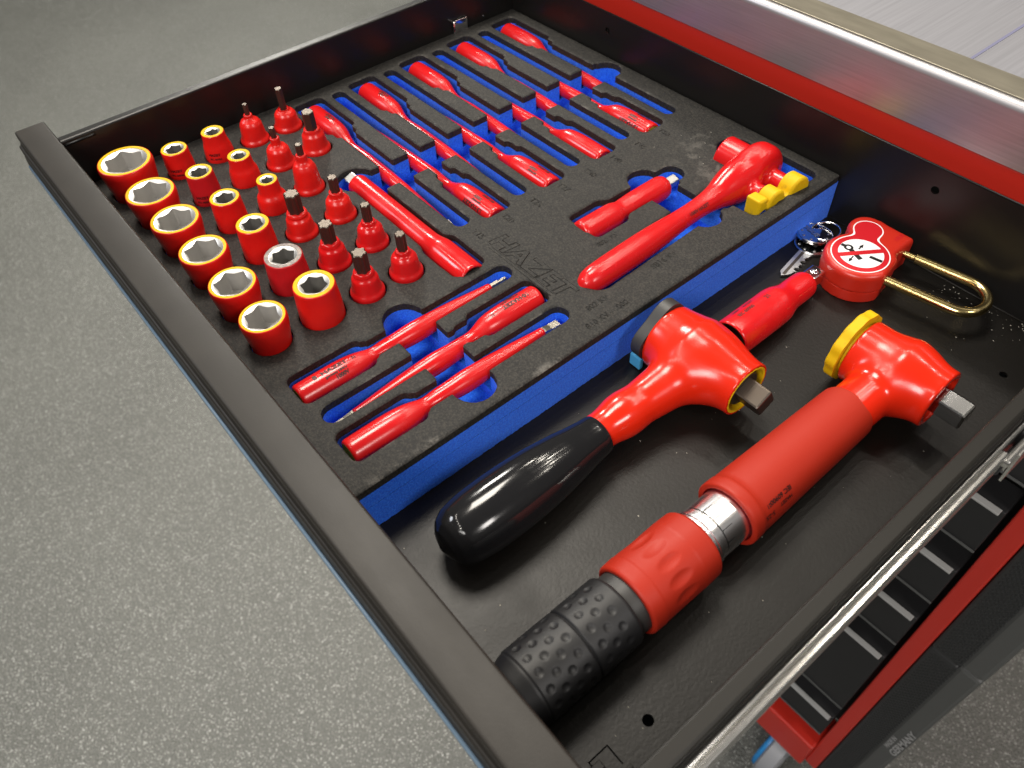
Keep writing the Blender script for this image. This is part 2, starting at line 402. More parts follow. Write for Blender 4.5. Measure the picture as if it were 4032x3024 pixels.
def wrap_text(s, size, s0, phi0, rfun, flip=False, bold=.03, sx=1.0):
    """on a lathe along +x: text runs along +x (or -x when flip), phi 0 = +z, positive towards +y"""
    V, F = text(s, size, bold, sx); out = []
    for a, b in V:
        x = s0 - a if flip else s0 + a; r = rfun(x) + .12
        ph = phi0 + (-b if flip else b) / r
        out.append((x, r * math.sin(ph), r * math.cos(ph)))
    return out, F
def emboss(s, size, org, du, dv, bold=.0, sx=1.0, shear=0.0, wd=.28, ht=.3):
    V, F = text(s, size, bold, sx, shear); cnt = {}
    for f in F:
        for i in range(len(f)):
            k = tuple(sorted((f[i], f[(i + 1) % len(f)]))); cnt[k] = cnt.get(k, 0) + 1
    du = np.array(du, float); dv = np.array(dv, float); Vo = []; Fo = []
    for (a, b), c in cnt.items():
        if c != 1: continue
        p = np.array(org) + V[a][0] * du + V[a][1] * dv; q = np.array(org) + V[b][0] * du + V[b][1] * dv
        d = q - p; L = np.linalg.norm(d)
        if L < 1e-6: continue
        d /= L; nn = np.array([-d[1], d[0], 0]) * wd; k = len(Vo); hz = ht * random.uniform(.4, 1.2)
        jj = lambda: np.array([random.uniform(-.12, .12), random.uniform(-.12, .12), 0])
        Vo += [p - nn + jj(), q - nn + jj(), q + nn + jj(), p + nn + jj(), p + [0, 0, hz], q + [0, 0, hz]]
        Fo += [(k, k + 1, k + 5, k + 4), (k + 2, k + 3, k + 4, k + 5)]
    return Vo, Fo
# ================================================================== SETTING
fl = mesh_obj('floor', [(-9000, -5000, -920), (9000, -5000, -920), (9000, 9000, -920), (-9000, 9000, -920)], [(0, 1, 2, 3)], EPOXY)
fl['kind'] = 'structure'; fl['label'] = 'speckled grey epoxy workshop floor'
# ================================================================== TOOL TROLLEY
TR = thing('tool_trolley', 'red and black wheeled tool trolley with brushed steel worktop behind the open drawer', 'tool trolley', (260, 600, -920))
def tp(name, vf, m, parent=None, **k):
    v, f = vf; v = np.array(v, float)
    if parent is None: v = v - np.array([260, 600, -920]); parent = TR
    return mesh_obj(name, v, f, m, parent, **k)
tp('front_post', box(551, 567, 396, 440, -800, 46, 2), REDP)
tp('front_post', box(-45, -29, 396, 440, -800, 46, 2), REDP)
tp('base_frame', box(-29, 551, 386, 440, -800, -733, 3), REDP)
tp('top_rail', box(-29, 551, 406, 440, 23, 47, 2), REDP)
tp('side_panel', box(567.5, 572, 440.5, 1000, -800, 46), REDP)
tp('interior', box(-28, 550, 470, 990, -795, 22), PLATE)
bars = [-90, -180, -270, -360, -450, -634]
for i, z in enumerate(bars):
    bot = z - 58 if i != 4 else z - 150
    df = tp('drawer_front', box(-27, 546.5, 391, 420, bot, z - 2.2, 1.0), PLATE)
    o3 = np.array([260, 600, -920])
    v, f = box(-26, 543.5, 385.0, 391, z - 2.2, z, .6); mesh_obj('grip_strip', np.array(v) - o3, f, GREYB, df)
    v, f = box(-26.5, 546.5, 389.2, 391, bot, bot + 1.6, .3); mesh_obj('lower_edge', np.array(v) - o3, f, BUMPS, df)
# corner bumper with lozenge relief, split in two lengths
def bumper(z0, z1, name):
    b = tp(name, box(567.5, 595, 398, 445, z0, z1, 2.5), BUMP)
    o3 = np.array([260, 600, -920])
    v, f = box(594, 616, 401, 450, z0, z1, 4); mesh_obj('smooth_edge', np.array(v) - o3, f, BUMPS, b)
    parts = []
    z = z0 + 5; k = 0
    while z < z1 - 5:
        for q in range(5):
            x = 571 + q * 4.6 + (2.3 if k % 2 else 0)
            if x + 2 < 594:
                parts.append(([(x, 398, z), (x + 2, 398, z - 3), (x + 4 - 2 * .0, 398, z), (x + 2, 398, z + 3), (x + 2, 397.0, z)], [(0, 1, 4), (1, 2, 4), (2, 3, 4), (3, 0, 4)]))
        z += 3.2; k += 1
    v, f = cat(*parts); r = mesh_obj('lozenge_relief', np.array(v) - o3, f, BUMP, b); r['kind'] = 'stuff'
    return b
b1 = bumper(-392, 40, 'corner_bumper'); b2 = bumper(-850, -393.5, 'corner_bumper')
o3 = np.array([260, 600, -920])
def btext(s, size, x, z, sx):
    V, F = text(s, size, .03, sx); P = [(x - b, 400.2, z + a) for a, b in V]
    mesh_obj('raised_lettering', np.array(P) - o3, F, TXTG, b2)
btext('MADE IN', 7.0, 603.5, -614, 1.15); btext('GERMANY', 10.5, 613.6, -619, 1.45)
# worktop: front fascia, folded rim, recessed brushed sheet
fas = [(408, 46.5)]
for t in np.linspace(0, math.pi / 2, 7): fas.append((408 + 6 - 6 * math.cos(t), 77 + 6 * math.sin(t)))
prof = [(404, 47.2), (402.5, 60), (402.5, 78.5)] + [(402.5 + 4.5 * (1 - math.cos(t)), 78.5 + 4.5 * math.sin(t)) for t in np.linspace(.15, math.pi / 2, 8)] + [(428, 83.0), (428, 76), (410, 70), (410, 47.2)]
v, f = extrude_profile(prof, -60, 620); fs = tp('worktop_fascia', (v, f), BRUSH, smooth=True, angle=25)
tp('worktop_rim', box(-60, 620, 407.5, 428.5, 83.1, 84.0, .35), FOLDM)
tp('worktop_sheet', box(-60, 620, 428.7, 1010, 70, 81.5, .5), WTOP)
for x in (381,):
    tp('worktop_seam', box(x, x + 1.8, 431, 1008, 81.5, 81.8), SEAM)
# caster under the front corner
o3 = np.array([260, 600, -920]); cx, cy, cz, = 521, 412, -862
v, f = lathe([(-13, 20), (-12, 46), (-9, 50), (9, 50), (12, 46), (13, 20)], 40)
cs = mesh_obj('caster', np.array(v) + [cx, cy, cz] - o3, f, GREYC, TR, smooth=True, angle=40)
v, f = tube([(cx - 14, cy + 41 * math.cos(a), cz + 41 * math.sin(a)) for a in np.linspace(0, 2 * math.pi, 30, endpoint=False)], 5, 8, True)
mesh_obj('thread_guard', np.array(v) - o3, f, BLUR, cs, smooth=True)
v, f = box(cx - 17, cx + 17, cy - 22, cy + 24, -812, -801, 2); mesh_obj('fork', np.array(v) - o3, f, GREYC, cs)
# ================================================================== OPEN DRAWER
DO = np.array([260, 200, -40.0])
DR = thing('drawer', 'open black steel drawer full of red insulated tools', 'drawer', DO)
def dp(name, vf, m, parent=None, **k):
    v, f = vf; return mesh_obj(name, np.array(v, float) - DO, f, m, parent or DR, **k)
sq = [(499.3, 29.9), (499.6, 20.9), (507.8, 20.9), (507.8, 29.9)]
def ring_sq(x0, x1, y0, y1, w_):   # thin slot round a stamped square
    return [[(x0, y0), (x1, y0), (x1, y0 + w_), (x0, y0 + w_)], [(x0, y1 - w_), (x1, y1 - w_), (x1, y1), (x0, y1)],
            [(x0, y0 + w_ + .01), (x0 + w_, y0 + w_ + .01), (x0 + w_, y1 - w_ - .01), (x0, y1 - w_ - .01)]]
holes = [circ(503.2, 50.2, 2.7), circ(501.4, 347.5, 2.4)] + ring_sq(498.8, 508.6, 18.5, 29.8, .7)
dp('base_sheet', sheet_holes([(-2, 1), (524, 1), (524, 398), (-2, 398)], holes, -35, 1.2), FLOORP)
dp('dark_backing', box(480, 523, 4, 380, -52, -50), BACKING)  # added dark plate, hides the lit floor behind the holes
dp('stamped_tab', box(501, 505, 17.5, 23, -35.9, -34.0, .5), FLOORP)
dp('base_rib', box(510.5, 512.5, 12, 32, -35, -34.2, .35), FLOORP)
# rear wall with two holes
v, f = sheet_holes([(-2, -34.9), (524, -34.9), (524, 34), (-2, 34)], [circ(118.2, 20.2, 2.6), circ(406.3, 19.4, 2.7)], 0, 1.4)
dp('rear_wall', ([(x, 396 - z, y) for x, y, z in v], f), POWDER)
dp('floor_seam', tube([(345, 395.9, -34.7), (523, 395.9, -34.7)], .55, 8), FLANGE, smooth=True)
dp('rear_wall_edge', tube([(-2, 396.7, 34.2), (524, 396.7, 34.2)], .75, 8), POWDER, smooth=True)
def side_prof(s, x0):  # inner face at x0, flange outwards (s=+1 right, -1 left)
    p = [(x0, -35), (x0, 33.6), (x0 + s * .4, 34.6), (x0 + s * 1.2, 35), (x0 + s * 6.2, 35), (x0 + s * 7.2, 34.5), (x0 + s * 7.6, 33.4), (x0 + s * 7.6, 28),
         (x0 + s * 6.4, 28), (x0 + s * 6.4, 33.4), (x0 + s * 1.4, 33.6), (x0 + s * 1.4, -35)]
    return p
def side(x0, s, name, m=None):
    p = side_prof(s, x0); n = len(p); V = [(x, y, z) for y in (1.5, 397.4) for x, z in p]
    F = [(i, (i + 1) % n, n + (i + 1) % n, n + i) for i in range(n)] + [tuple(range(n)), tuple(n + i for i in range(n))]
    return dp(name, (V, F), m or POWDER)
lw = side(-2, -1, 'left_wall'); rw = side(522.6, 1, 'right_wall', FLANGE)
dp('outer_web', box(530.5, 531.1, 2, 396, -33, 27.5), FLANGE, rw)
dp('stiffening_bead', tube([(-2.2, 2, 31.5), (-2.2, 22, 31.5), (-2.4, 23.5, 31.5)], 1.1, 8), POWDER, lw, smooth=True)
dp('retaining_clip', cat(box(-1.9, .2, 329, 343, -1.5, 10, .5), box(-1.9, 2.6, 326.6, 329.4, -2, 10.4, .7)), CHROME, lw)
dp('rivet', lathe([(-2, 1.0), (-1.5, .9), (-1.2, .3)], 12), CHROME, lw); bpy.context.scene.objects['rivet'].location = Vector((0, 0, 0))
rv = bpy.context.scene.objects['rivet']; rv.location = Vector((0, 361.9, 3.8)) * MM
# front panel with handle lip, swept along x
def arc(cy_, cz_, r, a0, a1, n_=6): return [(cy_ + r * math.cos(math.radians(a)), cz_ + r * math.sin(math.radians(a))) for a in np.linspace(a0, a1, n_)]
pr = [(1.5, -36), (1.5, 31)] + arc(0, 33.5, 1.5, 0, 90) + arc(-17.2, 33.3, 1.7, 90, 180, 8) + [(-18.9, 29.2)] + arc(-19.2, 27.6, .8, 60, -60, 5) + arc(-19.3, 23.6, 1.6, 100, 200, 6) + [(-20.7, 17), (-21.0, 15.2), (-21.4, 8.6), (-18, 7), (-15, 8), (-15, -40), (-2, -40)]
dp('front_panel', extrude_profile(pr, -36.5, 580), LIPM, smooth=True, angle=24)
dp('lip_strip', extrude_profile([(-21.3, 13.2), (-22.5, 12.4), (-22.6, 8.0), (-21.5, 7.5)], -30, 580), BGREY, smooth=True)  # blue-grey strip along the lower front edge of the lip
for x in (236, 505):
    dp('wall_screw', lathe([(1.3, 3.2), (2.2, 3.0), (3.2, 1.6), (3.4, .1)], 16, 'y'), POWDER, smooth=True)
    so = [o for o in bpy.context.scene.objects if o.name.startswith('wall_screw')][-1]; so.location = Vector((x, 0, -19 + (9 if x < 300 else 0))) * MM
# slide rails under the right flange
SR = dp('slide_rail', cat(box(531.2, 533.2, -2, 392, 2, 24.5, .8), box(533.1, 536.6, -2, 243, 7, 20.5, 1.4, 4)), ZINC)
dp('outer_rail', cat(box(535.6, 539.5, 238, 520, 14.5, 19.5, 1.5), box(535.6, 539.5, 252, 520, -2, 3.5, 1.5), box(538.6, 540.2, 246, 520, -2, 19, .4)), ZINC, SR)
dp('rail_stop', cat(box(533.3, 537.5, 241, 250, 4, 13, 1.2), box(533.3, 536.8, 262, 270, 5, 17, 1.0)), PLATE, SR)
# ================================================================== FOAM TRAY
FO = np.array([172, 197, -35.0])
FT = thing('foam_tray', 'black topped blue foam inlay with cut out tool pockets filling the left of the drawer', 'foam tray', FO)
LY = [175 + 49.2 * i for i in range(5)]; RY = [199.6 + 49.2 * i for i in range(4)]
SOCK = []   # (x, y, r hole)
AX = [28.5, 68.5, 107.5, 148, 187, 223]; AR = [17.6, 15.6, 15.0, 14.3, 13.7, 13.0]; AH = [23, 19.5, 19.5, 19.5, 19.5, 18.5]
BX = [29.5, 71.5, 109.8, 149.5, 187, 224]; BR = [8.9, 8.8, 9.4, 10.1, 11.2, 11.8]; BH = [18, 20.5, 20.5, 22.5, 20.5, 23]
CX = [29.6, 70.9, 112]; CR = [7.9, 7.6, 6.8]; CH = [19, 19.5, 21]
BITS = [(28.3, 120.4, 'torx', 1.9, 28, 20, 16.5), (29.2, 147.8, 'hex', 2.7, 30, 13.5, 13), (70.3, 148.2, 'hex', 4.3, 29, 15.7, 14.5), (69.8, 119.8, 'torx', 2.1, 28, 20.5, 14.5),
        (108.8, 120.1, 'torx', 2.4, 33, 25.5, 20), (149.8, 120.3, 'torx', 3.2, 28.5, 17.8, 14), (148.6, 91.5, 'torx', 5.0, 29.5, 16, 14), (188.6, 92, 'torx', 4.5, 29, 16, 14),
        (188.4, 120.3, 'torx', 3.1, 28.5, 16.5, 14), (225.5, 92.6, 'torx', 4.6, 29.5, 16, 14), (226.4, 120.3, 'torx', 3.2, 28.5, 16.5, 14)]
def pocketsA(X, Y):
    d = np.full(X.shape, 1e3); U = lambda e: np.minimum(d, e)
    for y in LY:
        d = U(s_rect(X, Y, 9, 63, y - 12.3, y + 12.6, 5)); d = U(s_rect(X, Y, 55, 71, y - 8.6, y + 8.6, 3)); d = U(s_rect(X, Y, 60, 215, y - 5.6, y + 5.8, 5))
    for y in RY:
        d = U(s_rect(X, Y, 168, 220, y - 11.5, y + 11.3, 5)); d = U(s_rect(X, Y, 158, 172, y - 8.2, y + 8.6, 3)); d = U(s_rect(X, Y, 12.5, 162, y - 5.3, y + 5.5, 5))
    for cx_, y0, y1, n0, n1, s0, s1, hw in ((267.3, 18.5, 66, 58, 69, 60, 169, 12.2), (293, 122, 171, 112, 124, 21, 120, 11.6), (317.5, 18.5, 65.5, 58, 68, 60, 170.5, 11.6)):
        d = U(s_rect(X, Y, cx_ - hw, cx_ + hw, y0, y1, 5)); d = U(s_rect(X, Y, cx_ - 8.6, cx_ + 8.6, n0, n1, 3)); d = U(s_rect(X, Y, cx_ - 6.8, cx_ + 6.8, s0, s1, 6.5))
    d = U(s_rect(X, Y, 120, 218, 140.5, 158.6, 3)); d = U(smin(s_rect(X, Y, 216, 253, 138.5, 163, 5), s_rect(X, Y, 200, 240, 140.5, 158.6, 3), 5))
    d = U(smin(s_rect(X, Y, 254.5, 283, 228.5, 258, 4), s_rect(X, Y, 258.8, 278.5, 245, 312, 3), 6)); d = U(s_rect(X, Y, 258.4, 275.4, 300, 322.5, 8))
    G = np.stack([X, Y, 0 * X], -1); d = U(capsule(G, (310, 203, 0), (305, 320, 0), 10.5, 10.5))
    d = U(smin(s_rect(X, Y, 288, 335, 333, 386, 6), s_rect(X, Y, 296, 318, 310, 345, 4), 6)); d = U(s_circ(X, Y, 277, 368.5, 13)); d = U(smin(s_rect(X, Y, 304, 336, 317.5, 345, 7), s_circ(X, Y, 312, 330, 12), 5))
    for x, r in zip(AX, AR): d = U(s_circ(X, Y, x, 28.4, r * .94 + .3))
    for x, r in zip(BX, BR): d = U(s_circ(X, Y, x, 61.9, r * 1.12 + .9))
    for x in CX: d = U(s_circ(X, Y, x, 91.4, 11))
    for b in BITS: d = U(s_circ(X, Y, b[0], b[1], 11.6))
    return d
def pocketsB(X, Y):
    d = s_rect(X, Y, 121.5, 147, 146, 382, 1.5); d = np.minimum(d, s_circ(X, Y, 135, 380, 12)); d = np.minimum(d, s_circ(X, Y, 123.5, 148.5, 13.5))
    d = np.minimum(d, s_rect(X, Y, 257, 329, 82.2, 107.6, 1.5)); d = np.minimum(d, s_circ(X, Y, 259, 95, 12)); d = np.minimum(d, s_circ(X, Y, 327, 95, 12.3))
    d = np.minimum(d, s_rect(X, Y, 259, 314, 282.5, 307.5, 1.5)); d = np.minimum(d, s_circ(X, Y, 260, 295, 12)); d = np.minimum(d, s_circ(X, Y, 312.5, 295.5, 11.8))
    return d
_nz = {}
def jit(X, a):
    k = X.shape
    if k not in _nz: _nz[k] = rng.normal(0, 1, k)
    return a * _nz[k]
outer = lambda X, Y: s_rect(X, Y, -1.5, 345, 0, 395, 1.5)
pk = lambda X, Y: np.minimum(pocketsA(X, Y), pocketsB(X, Y))
BND = (-4, 347.6, -2.4, 397.6); HG = 1.0
Vf, Ff, Sg = march(lambda X, Y: np.maximum(outer(X, Y), -pk(X, Y)) + jit(X, .07), *BND, HG)
Vf = np.array(Vf); d = -Vf[:, 2]; ed = np.clip(1 - d / 1.3, 0, 1)
zt = -.75 * ed ** 2
n = len(Vf); top = np.c_[Vf[:, :2], zt]; low = np.c_[Vf[:, :2], np.full(n, -5.4)]
sv = sorted({i for s in Sg for i in s}); mp_ = {i: k + n for k, i in enumerate(sv)}
mid = top[sv] - [0, 0, .02]
allv = np.r_[top, mid, low[sv]]
wf = [(mp_[a], mp_[b], mp_[b] + len(sv), mp_[a] + len(sv)) for a, b in Sg]
tl = mesh_obj('top_layer', allv - FO, list(Ff) + wf, FOAMB, FT)
sm = np.zeros(len(Ff) + len(wf), bool); sm[:len(Ff)] = True; tl.data.polygons.foreach_set('use_smooth', sm)
wear = np.zeros(len(allv)); sc_ = np.clip(1 - np.hypot((allv[:, 0] - 290) / 60, (allv[:, 1] - 352) / 45), 0, 1) * .8
edge_right = np.clip(1 - np.abs(345 - allv[:, 0]) / 5, 0, 1) * np.clip(1 - np.abs(allv[:, 1] - 90) / 120, 0, 1)
wear[:n] = np.clip(ed * .55 + sc_[:n] + edge_right[:n] * 1.6 + .05, 0, 1); wear[n:] = 0
at = tl.data.attributes.new('wear', 'FLOAT', 'POINT'); at.data.foreach_set('value', wear)
# blue layer: shallow floor, deep trench floor, walls, outer flanks
def region(sdf, z):
    V, F, S = march(sdf, *BND, HG); V = np.array(V); V[:, 2] = z; return V, F, S
def wall(V, S, z0, z1):
    k = len(V); a = np.array(V); b = np.array(V); a[:, 2] = z0; b[:, 2] = z1
    return np.r_[a, b], [(p, q, q + k, p + k) for p, q in S]
VA, FA, _ = region(lambda X, Y: np.maximum(pocketsA(X, Y), -pocketsB(X, Y)), -17.5)
VB, FB, SB = region(pocketsB, -24.5); VP, _, SP = region(pk, 0)
wA = wall(VP, SP, -5.4, -17.5); wB = wall(VB, SB, -17.5, -24.5)
flank = []
def strip(p, q, z0, z1, off, ragged):
    p = np.array(p); q = np.array(q); L = np.linalg.norm(q - p); k = int(L / 1.2); t = np.linspace(0, 1, k); nn = np.array([(q - p)[1], -(q - p)[0]]) / L
    A = p + t[:, None] * (q - p) + nn * off
    z0a = z0 + np.zeros(k); z1a = z1 + (rng.normal(0, .25, k) if ragged else np.zeros(k))
    V = np.r_[np.c_[A, z0a], np.c_[A, z1a]]; return V, [(i, i + 1, k + i + 1, k + i) for i in range(k - 1)]
for off, z0, z1, rg in ((.1, -5.4, -15.8, False), (.2, -15.8, -16.0, False), (.22, -15.95, -34.8, True)):
    for p, q in (((345, 0), (345, 395)), ((-1.5, 0), (345, 0)), ((-1.5, 395), (-1.5, 0)), ((345, 395), (-1.5, 395))):
        flank.append(strip(q, p, z0, z1, -off, rg))
v, f = cat((VA, FA), (VB, FB), wA, wB, *flank)
mesh_obj('blue_layer', np.array(v) - FO, f, BLUEF, FT)
# pressed logo and size marks
v, f = emboss('HAZET', 17.5, (238.5, 175.0, -.02), (1, 0, 0), (.12, 1, 0), bold=.03, sx=1.28, wd=.42, ht=.55)
v2, f2 = cat(box(244, 303, 171.2, 171.6, -.1, .25), box(244, 303, 173.3, 173.7, -.1, .25))
v, f = cat((v, f), (v2, f2)); mesh_obj('pressed_logo', np.array(v) - FO, f, FOAMB, FT)
marks = []
for s, size, org, du, dv in (*[(q, 6.5, (224, 172.5 + 24.6 * k, 0), (1, 0, 0), (0, 1, 0)) for k, q in enumerate(('T15', 'T20', 'T25', 'T27', 'T30', 'T40', 'T45', 'T50'))], ('8816 KV', 6, (327.5, 233, 0), (0, 1, 0), (-1, 0, 0)), ('802 KV', 5.5, (327.5, 179, 0), (0, 1, 0), (-1, 0, 0)),
    ('810 KV - 1000', 5.5, (338, 169, 0), (0, 1, 0), (-1, 0, 0)), ('8821 KV', 5, (290, 223, 0), (0, 1, 0), (-1, 0, 0))):
    marks.append(emboss(s, size, np.array(org) + [0, 0, -.02], du, dv, wd=.22, ht=.28))
for v, f in marks: mesh_obj('pressed_size_mark', np.array(v) - FO, f, FOAMB, FT)
# ================================================================== SOCKETS STANDING IN THE FOAM
def hexr(c, rot=0.0, bulge=.02):
    a = c * .866
    def fn(t):
        q = ((t + rot) % (math.pi / 3)) - math.pi / 6
        return a / math.cos(q) * (1 - bulge * math.cos(3 * q) ** 2)
    return fn
def torx(r, rot=0.0): return lambda t: r * (.885 + .115 * math.cos(6 * (t + rot)))
ZB = 12.0
def socket(name, label, x, y, r, H, kind, rot, rimmat=YEL, shell=SRED, group='hexagon sockets standing in the foam'):
    t = thing(name, label, 'socket', (x, y, -ZB), 0, group)
    T = ZB + H
    if kind == 'A': p = [(0, r * .88), (ZB, r * .90), (ZB + H * .3, r * .96), (T - 6, r * 1.03), (T - 3, r * 1.045), (T - 1, r * 1.03), (T - .25, r * 1.01), (T - .02, r * .985)]; k = .805
    elif kind == 'B': p = [(0, r * 1.12), (ZB + 2, r * 1.125), (ZB + H * .45, r * 1.10), (T - 6, r * 1.065), (T - 2, r * 1.05), (T - .6, r * 1.03), (T - .1, r * .985)]; k = .72
    else: p = [(0, 10.3), (ZB, 10.5), (ZB + 4, 10.3), (ZB + 8.5, 9.6), (ZB + 12, r * 1.10), (T - 3, r * 1.04), (T - .6, r * 1.02), (T - .1, r * .98)]; k = .64
    v, f = lathe(smooth_prof(p, 4) if kind != 'A' else smooth_prof(p, 3), 56, 'z', True, False)
    mesh_obj('shell', v, f, shell, t, smooth=True, angle=60)
    ri = r * (k + .055)
    v, f = lathe([(T - .12, r * .99), (T + .02, r * .965), (T + .02, ri + .2), (T - .25, ri), (T - 1.5, ri)], 56, 'z', False, False)
    mesh_obj('rim', v, f, rimmat, t, smooth=True, angle=50)
    rc = r * k; hx = hexr(rc * {'A': .99, 'B': .93, 'C': .90}[kind], rot, .05); zt = T - .3
    cc = lambda R_: (lambda q: R_)
    n = 72; th = np.linspace(0, 2 * np.pi, n, endpoint=False); V = []; F = []
    dep = min(14, T - 3)
    rows = [[(ri, zt)] * n, [(rc, zt - .12)] * n, [(hx(q), zt - .2 - (rc - hx(q)) * .42) for q in th], [(hx(q), zt - dep) for q in th], [(rc * .62, zt - dep - .4)] * n, [(rc * .6, zt - dep - 4)] * n]
    for row in rows:
        for q, (rr, z) in zip(th, row): V.append((rr * math.cos(q), rr * math.sin(q), z))
    for i in range(len(rows) - 1):
        for j in range(n): F.append((i * n + j, i * n + (j + 1) % n, (i + 1) * n + (j + 1) % n, (i + 1) * n + j))
    F.append(tuple((len(rows) - 1) * n + j for j in range(n)))
    nf = 2 * n
    core = mesh_obj('steel_core', V, F[:nf], STEEL, t, smooth=True, angle=28); mesh_obj('bore', V, F[nf:], BORE if kind != 'A' else BORL, core, smooth=True, angle=20)
    return t
def socket_print(t, r, H, k=1.1):
    V, F = text('HAZET', 2.6, .03); V2, F2 = text('IEC 60900', 2.0, .02)
    for VV, FF, z in ((V, F, 5.0), (V2, F2, 1.8)):
        P = []
        for a, b in VV:
            ph = math.radians(-62) + a / (r * k); rr = r * k + .25; P.append((rr * math.cos(ph), rr * math.sin(ph), ZB + z + b))
        mesh_obj('print', P, FF, INK, t)
LA = ['largest red socket with a yellow rim, in the corner by the left drawer wall', 'big yellow rimmed socket second from the drawer corner along the front lip', 'big yellow rimmed socket third along the front lip, between two like it',
      'big yellow rimmed socket fourth along the front lip', 'big yellow rimmed socket fifth along the front lip, steel floor visible inside', 'yellow rimmed socket nearest the camera at the end of the front lip row']
for i in range(6):
    socket('socket', LA[i], AX[i], 28.4, AR[i], AH[i], 'A', [.2, .35, .3, .1, .05, .25][i])
LB = ['small yellow rimmed socket low in its hole behind the largest socket', 'deep crimson socket with a pale worn orange rim and black print', 'yellow rimmed socket in the second row behind the third big front socket',
      'straight sided yellow rimmed socket in the second row before the dull grey rimmed one', 'dull dark red socket with a scuffed grey rim instead of a yellow one', 'tall barrel shaped yellow rimmed socket at the near end of the second row']
for i in range(6):
    t = socket('socket', LB[i], BX[i], 61.9, BR[i], BH[i], 'B', [.1, .4, .3, .2, .5, .15][i], GRYRIM if i == 4 else YEL, CRIM if i in (1, 4) else SRED)
    if i in (0, 1): socket_print(t, BR[i], BH[i], 1.125)
LC = ['small hexagon socket with black print on its side beside the left drawer wall', 'small bell shaped hexagon socket with narrow yellow rim, middle of its row of three', 'smallest hexagon opening, bell shaped red socket next to a torx bit socket']
for i in range(3):
    t = socket('socket', LC[i], CX[i], 91.4, CR[i], CH[i], 'C', [.3, .1, .4][i])
    if i == 0: socket_print(t, 9.6, 10, 1.08)
LBIT = ['bit socket with the thinnest torx tip, by the left drawer wall', 'bit socket with a long slim hexagon key tip, nearest the left drawer wall', 'bit socket with a thick hexagon key tip beside a screwdriver handle',
        'bit socket with a tiny torx tip on a slim red neck, in the inner row', 'tallest red bit socket with a long narrow neck and small torx tip', 'bit socket with a medium torx tip beside the square end of the long extension',
        'bit socket with the thickest torx tip, in the outer bit row', 'bit socket with a thick torx tip in the middle of the outer row of three', 'bit socket with long slim dark torx tip beside the red shaft of the long extension',
        'near bit socket with a thick dark torx tip beside the tall barrel shaped socket', 'bit socket with slim torx tip nearest the thick end of the long extension']
for (x, y, kind, rb, tip, nt_, sh), lb in zip(BITS, LBIT):
    t = thing('bit_socket', lb, 'bit socket', (x, y, -ZB), 0, 'bit sockets standing in the foam')
    nr = rb + 1.3
    p = [(0, 10.5), (ZB - 1, 10.6), (ZB + .6, 10.5), (ZB + 2.8, 9.2), (ZB + sh * .5, 8.5), (ZB + sh * .76, 7.9), (ZB + sh * .92, 6.4), (ZB + sh, max(nr + .5, 4.6)), (ZB + sh + 1.2, nr + .15), (ZB + nt_ - .5, nr), (ZB + nt_, nr - .45), (ZB + nt_, rb * .8)]
    v, f = lathe(smooth_prof(p[:-2], 4) + p[-2:], 48, 'z', True, False)
    mesh_obj('bell', v, f, RED if x > 160 else SRED, t, smooth=True, angle=60)
    fn = hexr(rb * 1.04, .2, 0) if kind == 'hex' else torx(rb * 1.03, .2)
    n = 60 if kind != 'hex' else 60
    v, f = rings([(ZB + nt_ - 1, fn), (ZB + tip - .5, fn), (ZB + tip, lambda q, fn=fn: fn(q) * .88)], n)
    f = list(f) + [tuple(2 * n + j for j in range(n))]
    mesh_obj('bit', v, f, DSTEEL, t, smooth=True, angle=22)
